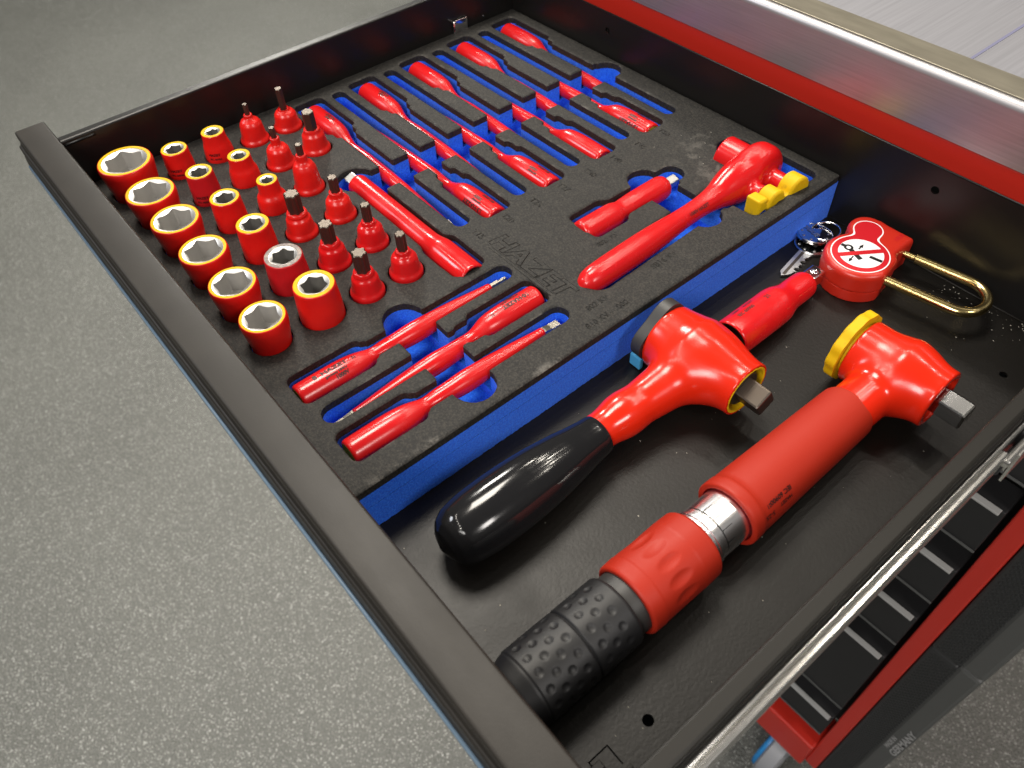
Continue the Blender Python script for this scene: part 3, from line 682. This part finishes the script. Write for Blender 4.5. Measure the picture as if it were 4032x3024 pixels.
# ================================================================== SCREWDRIVERS LYING IN THE FOAM
def driver_prof(L, hr=8.5, th=1.0):
    a = [(0, hr - 1.6), (.25, hr - .8), (1.0, hr - .2), (2.2, hr), (12, hr + .1), (26, hr + .15), (35, hr - .4), (41, hr - 1.5), (46, hr - 3.0), (49.5, hr - 3.9), (53, 5.5 if th == 1 else 4.4), (57, 5.7 if th == 1 else 3.9), (65, 5.8 * th), (75, 6.5 * th), (L * .60, 6.4 * th), (L * .72, 5.7 * th), (L * .86, 4.4 * th), (L - 5, 3.3 * th), (L - .7, 3.1 * th), (L, 2.5 * th)]
    return a
def rf_of(p):
    s = [q[0] for q in p]; r = [q[1] for q in p]; return lambda x: float(np.interp(x, s, r))
def driver(label, x, y, z, rotz, L, blade, tip, ends, prints, group, droop=0.0, thin=1.0):
    t = thing('screwdriver', label, 'screwdriver', (x, y, z), rotz, group)
    dr = lambda v: [(a, b, c - droop * (.45 * min(max((a - 40) / 14, 0), 1) + .55 * max(a - 40, 0) / L)) for a, b, c in v]
    p = driver_prof(L, 8.5, thin); gs = np.r_[0, .25, .6, 1.0, 1.6, np.arange(2.2, L - .8, 1.0), L - .7, L - .25, L]
    gr_ = np.interp(gs, [q[0] for q in p], [q[1] for q in p]); m0, m1 = 8, len(gs) - 8
    for _ in range(14): gr_[m0:m1] = .25 * gr_[m0 - 1:m1 - 1] + .5 * gr_[m0:m1] + .25 * gr_[m0 + 1:m1 + 1]
    sp = list(zip(gs, gr_)); v, f = lathe(sp, 40, 'x', False, True)
    mesh_obj('insulation', dr(v), f, RED, t, smooth=True, angle=70)
    r0 = p[0][1]
    v, f = lathe([(0, r0 + .05), (.6, r0 - .4), (1.6, r0 - .9), (1.6, .1)], 36, 'x', False, True)
    mesh_obj('end_cap', v, f, {'y': YELD, 'r': RED}[ends], t, smooth=True, angle=40)
    if tip == 'hex':
        v, f = rings([(L - 2, hexr(2.3, 0, 0)), (L + blade * .5, hexr(2.3, 0, 0)), (L + blade * .5 + .5, hexr(1.7, 0, 0)), (L + blade, hexr(1.7, 0, 0))], 36)
        v = [(c, a, b) for a, b, c in v]; f = list(f) + [tuple(3 * 36 + j for j in range(36))]
    else:
        secs = [(L - 2, 2.2, 2.2), (L + 1, 2.1, 1.9), (L + blade * .45, 2.3, .95), (L + blade, 2.3, .55)]
        v = []; f = []
        for s, a, b in secs: v += [(s, -a, -b), (s, a, -b), (s, a, b), (s, -a, b)]
        for i in range(3): f += [(i * 4 + j, i * 4 + (j + 1) % 4, i * 4 + 4 + (j + 1) % 4, i * 4 + 4 + j) for j in range(4)]
        f.append((12, 13, 14, 15))
    mesh_obj('blade', dr(v), f, BSTEEL, t)
    rf = rf_of(p)
    for s, size, s0, ph, flip, sx in prints:
        V, F = wrap_text(s, size, s0, math.radians(ph), rf, flip, .05, sx); mesh_obj('print', dr(V), F, INK, t)
    return t
GU = 'long screwdrivers lying head to tail in the rear of the foam'; GL = 'three screwdrivers lying side by side at the front of the foam'
ZU = -7.8
order = ['nearest', 'second nearest', 'middle', 'second farthest', 'farthest']
LL = ['screwdriver with plain bulbous handle against the bit sockets, tip beside the long extension', 'screwdriver with black print on its left pointing handle, second from the bit sockets',
      'glossy screwdriver with left side handle, middle of the five handles along the left drawer wall', 'screwdriver with left side handle below the steel clip on the drawer wall', 'screwdriver with left side handle lying farthest back against the rear drawer wall']
LR = ['red screwdriver with printed handle on the right, beside the thick end of the long extension', 'red screwdriver with printed right side handle, second up from the long extension', 'red screwdriver with plain unprinted right side handle between two printed ones',
      'red screwdriver with printed yellow ended handle on the right, nearest the rear drawer wall']
def hz(n_): return [(n_ + '\u00b7HAZET', 4.0, 8, 48, False, 1.15), ('1000V', 3.2, 14, 4, False, 1.0), ('germany', 2.2, 13, 26, False, 1.1), ('IEC 60900', 2.7, 7, -26, False, 1.0)]
for i, y in enumerate(LY):
    driver(LL[i], 17.8, y, ZU, 0, 176, 12, 'flat', 'r', [('HAZET', 3.4, 30, 25, True, 1.1), ('1000V', 2.6, 28, 5, True, 1.0)] if i in (0, 1) else [], GU, 6.2, .76)
for i, y in enumerate(RY):
    driver(LR[i], 217.5, y, ZU, math.pi, 176, 12, 'flat', 'y' if i == 3 else 'r', hz('13') if i in (0, 3) else hz('12')[1:] if i == 1 else [], GU, 6.2, .76)
    for dx, ph in ((31, -10),):
        pass
driver('screwdriver with large black lettering on its handle, hexagon tip pointing to the rear', 267.3, 19.5, -7.2, math.pi / 2, 134, 12, 'hex', 'y', [('8', 4.2, 11, -6, False, 1.1), ('HAZET', 3.7, 16, -6, False, 1.4), ('germany HPKV', 2.0, 17, -26, False, 1.1), ('1000V', 3.0, 22, -46, False, 1.05), ('21', 2.8, 35.5, -4, False, 1.0)], GL)
driver('screwdriver lying handle to the rear between two pointing the other way, blade near the lip', 293, 169, -7.2, -math.pi / 2, 131, 13, 'flat', 'r', [('10\u00b7HAZET', 4.0, 7, -6, False, 1.1), ('germany HPKV', 2.0, 12, -26, False, 1.1), ('1000V', 3.0, 14, -44, False, 1), ('21', 2.8, 33, -4, False, .9)], GL, 5.0)
driver('plain red screwdriver without print nearest the blue foam edge, flat blade pointing to the rear', 317.5, 20.5, -6.8, math.pi / 2, 132, 11.5, 'flat', 'y', [], GL)
# ================================================================== EXTENSIONS IN THE FOAM
def square_drive(s0, s1, a, bev=.8): return box(s0, s1, -a / 2, a / 2, -a / 2, a / 2, bev)
EX = thing('extension_bar', 'long red extension bar with square steel drive, lying behind the bit sockets', 'extension bar', (121, 149.8, -6.2), 0)
p = [(0, 5.6), (.5, 6.6), (1.6, 7.6), (3.4, 8.0), (60, 8.1), (88, 8.2), (94, 8.9), (100, 10.0), (104, 10.2), (132, 10.2), (133.4, 10.0), (134, 9.5)]
v, f = lathe(smooth_prof(p, 4), 48, 'x', True, False); mesh_obj('insulation', v, f, RED, EX, smooth=True, angle=60)
v, f = lathe([(134, 9.5), (134, 8.6), (124, 8.6), (124, .1)], 40, 'x', False, True); mesh_obj('open_end', v, f, CRIM, EX, smooth=True, angle=40)
mesh_obj('square_drive', *square_drive(-9, 2, 8.0, .9), STEEL, EX, rot=(math.radians(20), 0, 0))
SE = thing('extension_bar', 'short red extension bar lying alone in its pocket left of the small ratchet', 'extension bar', (268.8, 226.5, -5.6), math.pi / 2)
p = [(0, 6.6), (.4, 7.8), (1.6, 8.7), (4, 9.0), (27, 9.0), (31, 8.7), (34, 7.9), (36.5, 7.5), (40, 7.7), (50, 8.3), (70, 8.5), (75, 8.3), (78, 7.4), (79.6, 6.0), (80.2, 4.4)]
v, f = lathe(smooth_prof(p, 4), 48, 'x', True, True); mesh_obj('insulation', v, f, RED, SE, smooth=True, angle=60)
mesh_obj('square_drive', *square_drive(79, 90, 6.3, .8), STEEL, SE, rot=(math.radians(14), 0, 0))
# ================================================================== SMALL RATCHET IN THE FOAM
SR0 = np.array([306, 260, -8.0])
SRT = thing('small_ratchet', 'small red ratchet with yellow reversing lever lying in the foam corner', 'ratchet', SR0)
HP_ = smooth_prof([(186, -3.5), (190, 2.2), (192, 5.0), (196, 7.3), (202, 8.4), (215, 8.8), (245, 8.7), (262, 8.0), (278, 7.0), (292, 6.7), (304, 7.2), (318, 9.2), (332, 11.5), (345, 12.5)], 8)
HY = [q[0] for q in HP_]; HR = [q[1] for q in HP_]
def f_small(P):
    yy = P[..., 1]; ry = np.interp(yy, HY, HR); d = (np.hypot(P[..., 0] - np.interp(yy, [190, 300, 345], [308.4, 305.2, 304]), P[..., 2] + np.interp(yy, [190, 300, 345], [1.6, 0, -.5])) - ry) * .9
    d = np.maximum(d, yy - 345)
    d = smin(d, ellipsoid(P, (303.5, 347, .5), (12.5, 30, 16.0)), 6)
    d = smin(d, cylx(P, 294, 314.5, 358, 0, 19.0, 8), 5)
    c = cylx(P, 274.8, 300, 359.5, -1.5, 12.9, 1.0); d = smin(d, c, 1.2)
    d = smin(d, cylx(P, 305, 329, 359, -.5, 6.8, .6), 3.0); d = smin(d, cylx(P, 305, 324, 338.5, .5, 5.8, .6), 3.0)
    return d
v, f = surfnet(f_small, (271, 186, -22), (333, 385, 24), 1.0)
mesh_obj('body', v - SR0, f, RED, SRT, smooth=True)
def yl(X, Y):   # outline of the reversing lever in the y-z plane
    a = s_circ(X, Y, 361, -1.0, 8.8); b = smin(s_circ(X, Y, 340.5, -1.2, 7.2), s_rect(X, Y, 323.5, 331.5, -8, 5.0, 1.2), 2.2)
    return smax(smin(smin(a, b, 3), s_rect(X, Y, 328, 361, -7, -2, 1), 3), -s_circ(X, Y, 330, -8.5, 4.2), .6)
v, f = plate(yl, (316, 376, -14, 14), .6, 0, 10.5, 1.7)
v = [(323.5 + c + (a - 328) * .11, a, b + 1.5) for a, b, c in v]
mesh_obj('reversing_lever', np.array(v) - SR0, f, YEL, SRT, smooth=True, angle=40)
v, f = lathe([(0, 3.2), (3, 3.2)], 24); mesh_obj('drive_pin', np.array(v) + [326, 331, -6] - SR0, f, YELD, SRT, smooth=True, angle=40)
P_ = []
V, F = text('1000V HAZET', 3.0, .03)
for a, b in V:
    y = 282 + a; ph = math.radians(52) - b / 7.2; P_.append((306.1 + 7.35 * math.sin(ph), y, .4 + 7.35 * math.cos(ph)))
mesh_obj('print', np.array(P_) - SR0, F, INK, SRT)
# ================================================================== BIG RATCHET WITH BLACK HANDLE
BR0 = np.array([386, 130, -35.0])
BRT = thing('big_ratchet', 'large glossy red ratchet with a black dipped handle lying on the drawer floor', 'ratchet', BR0)
HZ = -13.0; HE = -10.5
def f_big(P):
    d = capsule(P, (385.5, 120, -17), (386.2, 150, -16.5), 10.3, 10.8)
    d = smin(d, capsule(P, (386.2, 150, -16.5), (388, 190, -15), 10.8, 15), 8)
    d = smin(d, ellipsoid(P, (388, 208.5, HZ), (27, 23, 20.5)), 11)
    d = smin(d, cylx(P, 361, 384, 209, -14.5, 20.2, 2.5), 8)
    d = smin(d, cylx(P, 384, 421.5, 208, HE, 16.6, 1.0), 10)
    d = smax(d, -cylx(P, 408, 440, 208, HE, 15.1, .5), .5)
    return d
v, f = surfnet(f_big, (354, 117, -38), (428, 242, 14), 1.15)
mesh_obj('body', v - BR0, f, ORED, BRT, smooth=True)
hp = smooth_prof([(0, 1.6), (.6, 3.4), (1.2, 5.6), (2.4, 8.8), (5.5, 12.8), (11, 15.8), (22, 17.5), (42, 17.9), (62, 16.9), (80, 14.8), (94, 12.6), (103, 11.6), (104.2, 11.3), (104.6, 10.7)], 6)
v, f = lathe(hp, 64, 'y', True, True); mesh_obj('grip', np.array(v) + [386.6, 26.8, -17.1] - BR0, f, GLOSSB, BRT, smooth=True, angle=60)
v, f = lathe([(409, 15.2), (421.2, 15.2), (421.5, 14.6), (421.0, 13.6), (410, 13.4), (410, 8)], 56, 'x', False, True)
mesh_obj('inner_sleeve', np.array(v) + [0, 208, HE] - BR0, f, YEL, BRT, smooth=True, angle=40)
v, f = lathe([(411, 11.2), (419, 11.0), (420, 10.2), (420, 5)], 40, 'x', False, True)
dc = mesh_obj('drive_collar', np.array(v) + [0, 208, HE] - BR0, f, DSTEEL, BRT, smooth=True, angle=40)
mesh_obj('square_drive', *box(418, 434.5, -6.2, 6.2, -6.2, 6.2, 1.2), DSTEEL, BRT, loc=(0 - BR0[0], 208 - BR0[1], HE - BR0[2]), rot=(math.radians(28), 0, 0))
def capo(X, Y):
    a = np.arctan2(Y, X); return np.hypot(X, Y) - (20.9 + 1.9 * np.cos(4 * a + .6))
v, f = plate(capo, (-27, 27, -27, 27), .9, 0, 7.5, 1.0)
v = [(361.6 - c, 209.5 + a, -15.0 + b) for a, b, c in v]; mesh_obj('selector_cap', np.array(v) - BR0, f, BPLAS, BRT, smooth=True, angle=45)
lv = cat(box(351.4, 355.2, 194, 209, -32.5, -17, .9), box(351.0, 359.5, 191.5, 195, -34.4, -25, .9))
mesh_obj('selector_lever', np.array(lv[0]) - BR0, lv[1], LBLUE, BRT)
# ================================================================== RED EXTENSION ON THE DRAWER FLOOR
RE = thing('extension_bar', 'thick red extension bar lying behind the large ratchet, pointing at the padlock', 'extension bar', (384.5, 240.5, -22.4), math.radians(91.6))
p = [(0, 11.4), (.4, 12.0), (1.4, 12.35), (42, 12.4), (47, 12.0), (52, 10.6), (57, 9.5), (62, 9.3), (70, 9.2), (75, 8.8), (77.5, 7.8), (78.3, 6.5)]
sp = smooth_prof(p, 4); tilt = lambda v: [(a, b, c - .044 * max(a, 0)) for a, b, c in v]
v, f = lathe(sp, 48, 'x', False, True); mesh_obj('insulation', tilt(v), f, RED, RE, smooth=True, angle=60)
v, f = lathe([(0, 11.45), (-.15, 11.0), (.2, 10.7)], 48, 'x', False, False); mesh_obj('end_ring', v, f, BRASS, RE, smooth=True)
v, f = lathe([(.1, 10.75), (10, 10.6), (10, .1)], 40, 'x', False, True); mesh_obj('socket_end', v, f, DSTEEL, RE, smooth=True, angle=40)
v, f = square_drive(77.5, 90, 9.6, 1.0); mesh_obj('square_drive', np.array(tilt(v)) + [0, 0, 1.2], f, CHROME, RE)
v, f = lathe([(4.6, 2.7), (4.9, 2.4), (4.95, 1.6), (4.7, 1.2), (5.2, .9), (5.35, .1)], 24, 'z', False, False)
mesh_obj('locking_ball', np.array(tilt(v)) + [84, 0, -2.4], f, CHROME, RE, smooth=True)
rf = rf_of(p)
for s, size, s0, ph in (('IEC 60900', 3.4, 9, 8), ('HAZET', 2.8, 19, 30), ('1000V', 2.6, 9, 32), ('21', 4.2, 34, 4)):
    V, F = wrap_text(s, size, s0, math.radians(ph), rf); mesh_obj('print', tilt(V), F, INK, RE)
# ================================================================== TORQUE WRENCH
TW0 = np.array([463.5, 130, -35.0])
TW = thing('torque_wrench', 'long insulated torque wrench with yellow wheel, red sleeve and dimpled black grip', 'torque wrench', TW0)
TZ = -11.0; TE = -9.8
def f_tq(P):
    d = capsule(P, (464.0, 228, -15.6), (465, 262, -13), 13.9, 13.9)
    d = smin(d, cylx(P, 443.5, 468, 278.5, -11, 19.0, 1.2), 7)
    d = smin(d, ellipsoid(P, (471, 279, -12), (17, 22, 21.0)), 8)
    d = smin(d, cylx(P, 470, 493, 277.8, TE, 17.4, 1.2), 8)
    d = smax(d, -cylx(P, 480, 510, 277.8, TE, 13.6, .6), .6); d = smax(d, -(cylx(P, 430, 447, 278.5, -11, 16.4, .5)), .5)
    return d
v, f = surfnet(f_tq, (440, 216, -38), (498, 306, 13), 1.1)
mesh_obj('head', v - TW0, f, ORED, TW, smooth=True)
def wheel(X, Y):
    a = np.arctan2(Y, X); return np.hypot(X, Y) - (20.8 + .8 * np.cos(6 * a) ** 2)
v, f = plate(wheel, (-26, 26, -26, 26), .8, 0, 6.2, 1.2); v = [(441.8 - c, 278.6 + a, TZ + .5 + b) for a, b, c in v]
mesh_obj('wheel', np.array(v) - TW0, f, YEL, TW, smooth=True, angle=45)
v, f = lathe([(441, 15.6), (448, 15.6)], 40, 'x', False, False); mesh_obj('wheel_hub', np.array(v) + [0, 278.5, TZ] - TW0, f, YEL, TW, smooth=True)
v, f = square_drive(478, 508.5, 11.6, 1.2); mesh_obj('square_drive', v, f, CHROME, TW, loc=(-TW0[0], 277.8 - TW0[1], TE - TW0[2]), rot=(math.radians(8), 0, 0))
v, f = lathe([(485, 13.4), (482, 13.0), (482, 6)], 40, 'x', False, True); mesh_obj('bore', np.array(v) + [0, 277.8, TE] - TW0, f, ORED, TW, smooth=True, angle=40)
AXZ = -16.3
def along(vf): v, f = vf; return np.array(v) + [463.4, 0, AXZ] - TW0, f
p = smooth_prof([(143.6, 15.3), (143.2, 16.4), (143.4, 17.5), (144.2, 18.2), (150.5, 18.1), (151.0, 17.75), (165, 17.5), (190, 16.9), (212, 16.5), (236, 15.9), (239.8, 15.7), (240.4, 15.4), (240.4, 14.0)], 4)
v, f = along(lathe(p, 64, 'y', False, True)); mesh_obj('sleeve', v, f, MRED, TW, smooth=True, angle=50)
v, f = along(lathe([(152, 15.35), (143.6, 15.3)], 48, 'y', True, False)); mesh_obj('sleeve_bore', v, f, CRIM, TW, smooth=True, angle=50)
v, f = along(lathe([(116, 15.0), (118, 15.0), (118.4, 14.6), (122.6, 14.6), (123, 15.0), (124.4, 15.0), (124.8, 14.3), (150, 14.2)], 64, 'y', False, False)); tb = mesh_obj('scale_tube', v, f, SATIN, TW, smooth=True, angle=30)
tk = []
for k in range(5):
    ph = math.radians(60 - k * 26)
    for (s0_, s1_, da) in ((128, 133 + (k % 2) * 2, .011), ):
        V = []
        for s, a in ((s0_, ph - da), (s1_, ph - da), (s1_, ph + da), (s0_, ph + da)): V.append((14.42 * math.sin(a), s, 14.42 * math.cos(a)))
        tk.append((V, [(0, 1, 2, 3)]))
V = [];
for a in np.linspace(-.9, 1.3, 24):
    for s in (128, 128.5): V.append((14.42 * math.sin(a), s, 14.42 * math.cos(a)))
tk.append((V, [(2 * i, 2 * i + 1, 2 * i + 3, 2 * i + 2) for i in range(23)]))
v, f = along(cat(*tk)); mesh_obj('scale_marks', v, f, BLK, tb)
def dimpled(y0, y1, rfun, dish, nth, ny):
    th = np.linspace(0, 2 * np.pi, nth, endpoint=False); ys = np.linspace(y0, y1, ny); V = []
    for y in ys:
        for t in th:
            r = rfun(y) - dish(y, t, rfun(y)); V.append((r * math.sin(t), y, r * math.cos(t)))
    F = [(i * nth + j, i * nth + (j + 1) % nth, (i + 1) * nth + (j + 1) % nth, (i + 1) * nth + j) for i in range(ny - 1) for j in range(nth)]
    return V, F
def cdish(y, t, r):
    k = 2 * math.pi / 13; q = (t % k) - k / 2; u = q * r / 3.3; w_ = (y - 95.5) / 7.4; e = u * u + w_ * w_
    return .95 * (1 - e) ** 1.2 if e < 1 else 0
cr = rf_of([(74.8, 17.6), (75.6, 18.5), (82.5, 18.8), (83, 18.6), (96, 18.5), (108, 18.6), (108.5, 18.75), (118.6, 18.4), (119.6, 17.4)])
v, f = along(dimpled(74.8, 119.6, cr, cdish, 182, 76)); mesh_obj('adjusting_collar', v, f, MRED, TW, smooth=True, angle=50)
v, f = along(lathe([(119.6, 17.4), (119.9, 16.6), (119.3, 15.0)], 64, 'y', False, False)); mesh_obj('collar_face', v, f, MRED, TW, smooth=True)
v, f = along(lathe([(75.6, 15.7), (74.4, 16.4), (74.8, 17.6)], 64, 'y', False, False)); mesh_obj('collar_face', v, f, MRED, TW, smooth=True)
v, f = along(lathe([(66, 15.6), (76, 15.7)], 48, 'y', True, False)); mesh_obj('locking_ring', v, f, BPLAS, TW, smooth=True, angle=40)
def gdish(y, t, r):
    best = 0
    for k, yc in enumerate([19.5, 25.5, 31.5, 37.5, 48.5, 54.5, 60.5]):
        if abs(y - yc) < 2.2: 
            st = 2 * math.pi / 14; q = ((t + (st / 2 if k % 2 else 0)) % st) - st / 2; e = ((q * r) ** 2 + (y - yc) ** 2) / 4.2
            if e < 1: best = .6 * (1 - e) ** .9
    if abs(y - 43) < .8: best = .9 * math.cos((y - 43) / .8 * math.pi / 2)
    return best
gr = rf_of([(-4, 12.5), (3, 13.0), (9, 15.6), (14, 17.2), (15.2, 17.3), (15.6, 17.75), (67, 17.75), (68.4, 17.2), (69, 16.2), (69.1, 15.4)])
v, f = along(dimpled(2.5, 69.1, gr, gdish, 240, 160)); mesh_obj('grip', v, f, RUBB, TW, smooth=True, angle=60)
v, f = lathe([(0, 2.0), (.8, 1.7), (1.1, .1)], 20, 'z'); mesh_obj('red_dot', np.array(v) + [469.3, 6.5, -4.3] - TW0, f, MRED, TW, smooth=True)
def tw_text(s, size, y0, ph, sx=1.0):
    V, F = text(s, size, .02, sx); P = []
    for a, b in V:
        y = y0 - a; r = 17.6 + .2; q = math.radians(ph) + b / r; P.append((r * math.sin(q), y, r * math.cos(q)))
    v, f = along((P, F)); mesh_obj('print', v, f, BLK, TW)
tw_text('IEC 60900', 3.6, 172, 44); tw_text('HAZET', 2.8, 171, 59); tw_text('5-25', 3.6, 158, 62); tw_text('21', 3.0, 157, 46)
# ================================================================== PADLOCK
PL0 = np.array([395, 352, -35.0])
PLK = thing('padlock', 'red padlock with a round no switching sticker and long brass shackle in the rear corner', 'padlock', PL0)
def lock2(X, Y):
    d = s_circ(X, Y, 395.2, 352.2, 22.4); d = smin(d, s_circ(X, Y, 382.6, 378.5, 12.3), 6); d = smin(d, s_rect(X, Y, 383, 409.5, 360, 390.6, 2), 3)
    return np.maximum(d, (X - 412.2) * .985 + (Y - 374) * .17)
def shell(z0, z1, inset, rt, rb):
    def fn(P):
        d2 = lock2(P[..., 0], P[..., 1]) + inset
        dz = P[..., 2]; top_ = dz - z1; bot = z0 - dz
        a = smax(d2 + .0, top_, rt); return np.maximum(a, bot)
    return fn
v, f = surfnet(shell(-26.2, -12.9, 0, 4.5, 1), (366, 325, -27), (422, 396, -9), .9); mesh_obj('upper_shell', v - PL0, f, LRED, PLK, smooth=True, angle=45)
v, f = surfnet(shell(-34.8, -26.6, .45, .6, 1), (366, 325, -37), (422, 396, -24), .9); mesh_obj('lower_shell', v - PL0, f, LRED, PLK, smooth=True, angle=45)
a0 = math.radians(9); ux, uy = math.cos(a0), math.sin(a0); vx, vy = -uy, ux
L1 = np.array([408, 350.5]); L2 = np.array([406, 379.5]); mid = (L1 + L2) / 2; hw = 15.6
pt = lambda s, q: (mid[0] + s * ux + q * vx, mid[1] + s * uy + q * vy, -20.5)
path = [pt(4, -hw), pt(40, -hw)] + [pt(47 + 15.6 * math.sin(t), -15.6 * math.cos(t)) for t in np.linspace(0, math.pi, 18)] + [pt(40, hw), pt(13, hw)]
v, f = tube(path, 3.2, 16); mesh_obj('shackle', np.array(v) - PL0, f, BRASS, PLK, smooth=True, angle=50)
v, f = tube([pt(5, hw), pt(12.2, hw)], 2.3, 14); mesh_obj('shackle_notch', np.array(v) - PL0, f, BRASS, PLK, smooth=True, angle=50)
ZS = -12.88
st2 = lambda X, Y: smin(s_circ(X, Y, 394.9, 351.4, 17.4), s_circ(X, Y, 384.6, 375.2, 8.7), 7.5)
B_ = (372, 418, 330, 388)
v, f = plate(lambda X, Y: st2(X, Y) - .75, B_, .5, ZS, ZS + .07); mesh_obj('sticker_border', np.array(v) - PL0, f, WHT, PLK)
v, f = plate(st2, B_, .5, ZS + .02, ZS + .13); mesh_obj('sticker', np.array(v) - PL0, f, SRD, PLK)
v, f = plate(lambda X, Y: s_circ(X, Y, 395.1, 351.8, 13.9), B_, .5, ZS + .05, ZS + .19); stw = mesh_obj('sticker_disc', np.array(v) - PL0, f, WHT, PLK)
SH = lambda p: np.array([395.1, 351.8]) + 1.02 * (np.array(p[:2], float) - [398, 344.2])
def quadline(p, q, w_, z):
    p = SH(p); q = SH(q); d = (q - p) / np.linalg.norm(q - p); n_ = np.array([-d[1], d[0]]) * w_ / 2
    return [(*(p - n_), z), (*(q - n_), z), (*(q + n_), z), (*(p + n_), z)], [(0, 1, 2, 3)]
zk = ZS + .23
sym = [quadline((384.6, 342.8), (388.2, 343.2), 2.6, zk), quadline((391.2, 342.8), (401.2, 339.2), 3.2, zk), quadline((403.4, 345.4), (411.2, 346.8), 2.6, zk),
       quadline((394.8, 346.5), (394.3, 350), 1.0, zk), quadline((396.4, 338.5), (397.0, 334.2), 1.0, zk),
       ([(*SH(p), zk) for p in ((393.2, 349.0), (395.9, 349.2), (394.1, 352.6))], [(0, 1, 2)]), ([(*SH(p), zk) for p in ((395.7, 335.2), (398.3, 335.5), (397.5, 331.8))], [(0, 1, 2)])]
rg = []
for i in range(28):
    a = 2 * math.pi * i / 28
    for r_ in (1.4, 2.9): rg.append((*SH((389.6 + r_ * math.cos(a), 343.4 + r_ * math.sin(a))), zk + .02))
sym.append((rg, [(2 * i, 2 * i + 1, (2 * i + 3) % 56, (2 * i + 2) % 56) for i in range(28)]))
v, f = cat(*sym); mesh_obj('switch_symbol', np.array(v) - PL0, f, BLK, stw)
v, f = quadline((389.4, 333.2), (406.2, 356.6), 3.7, zk + .06); mesh_obj('prohibition_bar', np.array(v) - PL0, f, SRD, stw)
V, F = text('ABUS', 4.2, .03, 1.0)
P = np.array([(403.4 - .95 * b + .25 * a * 0, 378.5 + .85 * a, -12.8) for a, b in V]); mesh_obj('embossed_name', P - PL0, F, CRIM, PLK)
# ================================================================== KEYS
def key(label, x, y, z, tiltx, tilty, rz, blade):
    k = thing('key', label, 'key', (x, y, z), rz, 'keys of the padlock'); k.rotation_euler = (tiltx, tilty, rz)
    def bow(X, Y): return np.maximum(s_circ(X, Y, 0, 0, 12.2), -s_circ(X, Y, -6.2, 6.0, 2.1))
    v, f = plate(bow, (-14, 14, -14, 14), .6, 0, 1.9, .35); mesh_obj('bow', v, f, CHROME, k, smooth=True, angle=40)
    v, f = lathe([(1.9, 11.2), (2.2, 11.5), (2.2, 11.9), (1.8, 12.2)], 48, 'z', False, False); mesh_obj('raised_edge', v, f, KEYM, k, smooth=True, angle=40)
    V, F = text('ABUS', 5.2, .05, 1.0); P = [(-8.5 + a, -2.6 + b, 2.25) for a, b in V]; V2, F2 = text('BRAVUS', 2.2, .05) if False else (np.zeros((0, 2)), [])
    mesh_obj('embossed_name', P, F, STEEL, k)
    dots = [box(9 * math.cos(a) - .6, 9 * math.cos(a) + .6, 9 * math.sin(a) - .6, 9 * math.sin(a) + .6, 1.9, 2.3) for a in np.linspace(.3, 6.0, 9)]
    v, f = cat(*dots); mesh_obj('embossed_mark', v, f, STEEL, k)
    if blade:
        pts = [(-4, -10), (-4, -38), (-1.5, -42), (1.5, -39)]
        for i in range(5): pts += [(3.2 - (i % 2) * 1.2, -36 + i * 4.4), (3.2 - (i % 2) * 1.2, -34 + i * 4.4), (4.6, -33 + i * 4.4)]
        pts += [(5.2, -12), (5.2, -9)]
        v, f = sheet_holes(pts, [], 1.6, 1.4); mesh_obj('blade', v, f, STEEL, k)
        v, f = box(-1.8, .2, -40, -12, 1.5, 1.75, .1); mesh_obj('groove', v, f, DSTEEL, k)
    return k
key('round key head with embossed lettering resting on another key beside the padlock', 354.5, 366.5, -30.6, math.radians(-5), math.radians(-3), math.radians(-15), False)
key('lower key with its notched blade pointing under the red extension bar', 357.5, 361.5, -34.6, 0, 0, math.radians(10), True)
KR0 = (358.5, 372, -27.6)
KR = thing('key_ring', 'thin steel ring joining the two padlock keys', 'key ring', KR0)
v, f = tube([(9.6 * math.cos(a), 9.6 * math.sin(a), 1.6 * math.sin(a + .8)) for a in np.linspace(0, 2 * math.pi, 40, endpoint=False)], .75, 8, True)
mesh_obj('wire', v, f, CHROME, KR, smooth=True)
# ================================================================== DUST AND FLAKES
def flakes(name, label, pts, m, smin_, smax_):
    V = []; F = []
    for x, y, z in pts:
        s = random.uniform(smin_, smax_); a = random.uniform(0, 6.28); k = len(V); e = random.uniform(.3, .9)
        for q in range(4):
            b = a + q * math.pi / 2 + random.uniform(-.4, .4); V.append((x + s * math.cos(b), y + s * e * math.sin(b), z + random.uniform(.02, .12)))
        V.append((x, y, z + s * .4)); F += [(k + q, k + (q + 1) % 4, k + 4) for q in range(4)]
    o = mesh_obj(name, V, F, m); o['kind'] = 'stuff'; o['label'] = label
FLK = mat('pale_flake', (.42, .40, .34), .6)
pts = [(random.uniform(436, 520), 394.5 - abs(random.gauss(0, 9)), -34.95) for _ in range(75)] + [(random.uniform(350, 520), random.uniform(10, 390), -34.95) for _ in range(60)]
flakes('floor_flakes', 'pale flakes and dust scattered on the drawer floor near the rear corner', pts, FLK, .15, .6)
pts = [(290 + random.gauss(0, 28), 350 + random.gauss(0, 22), 0) for _ in range(26)]
pts = [p for p in pts if float(pk(np.array(p[0]), np.array(p[1]))) > 2 and p[0] < 340 and p[1] < 392]
flakes('foam_lint', 'pale crumbs and lint on the black foam top near the ratchet head', pts, FLK, .25, .8)
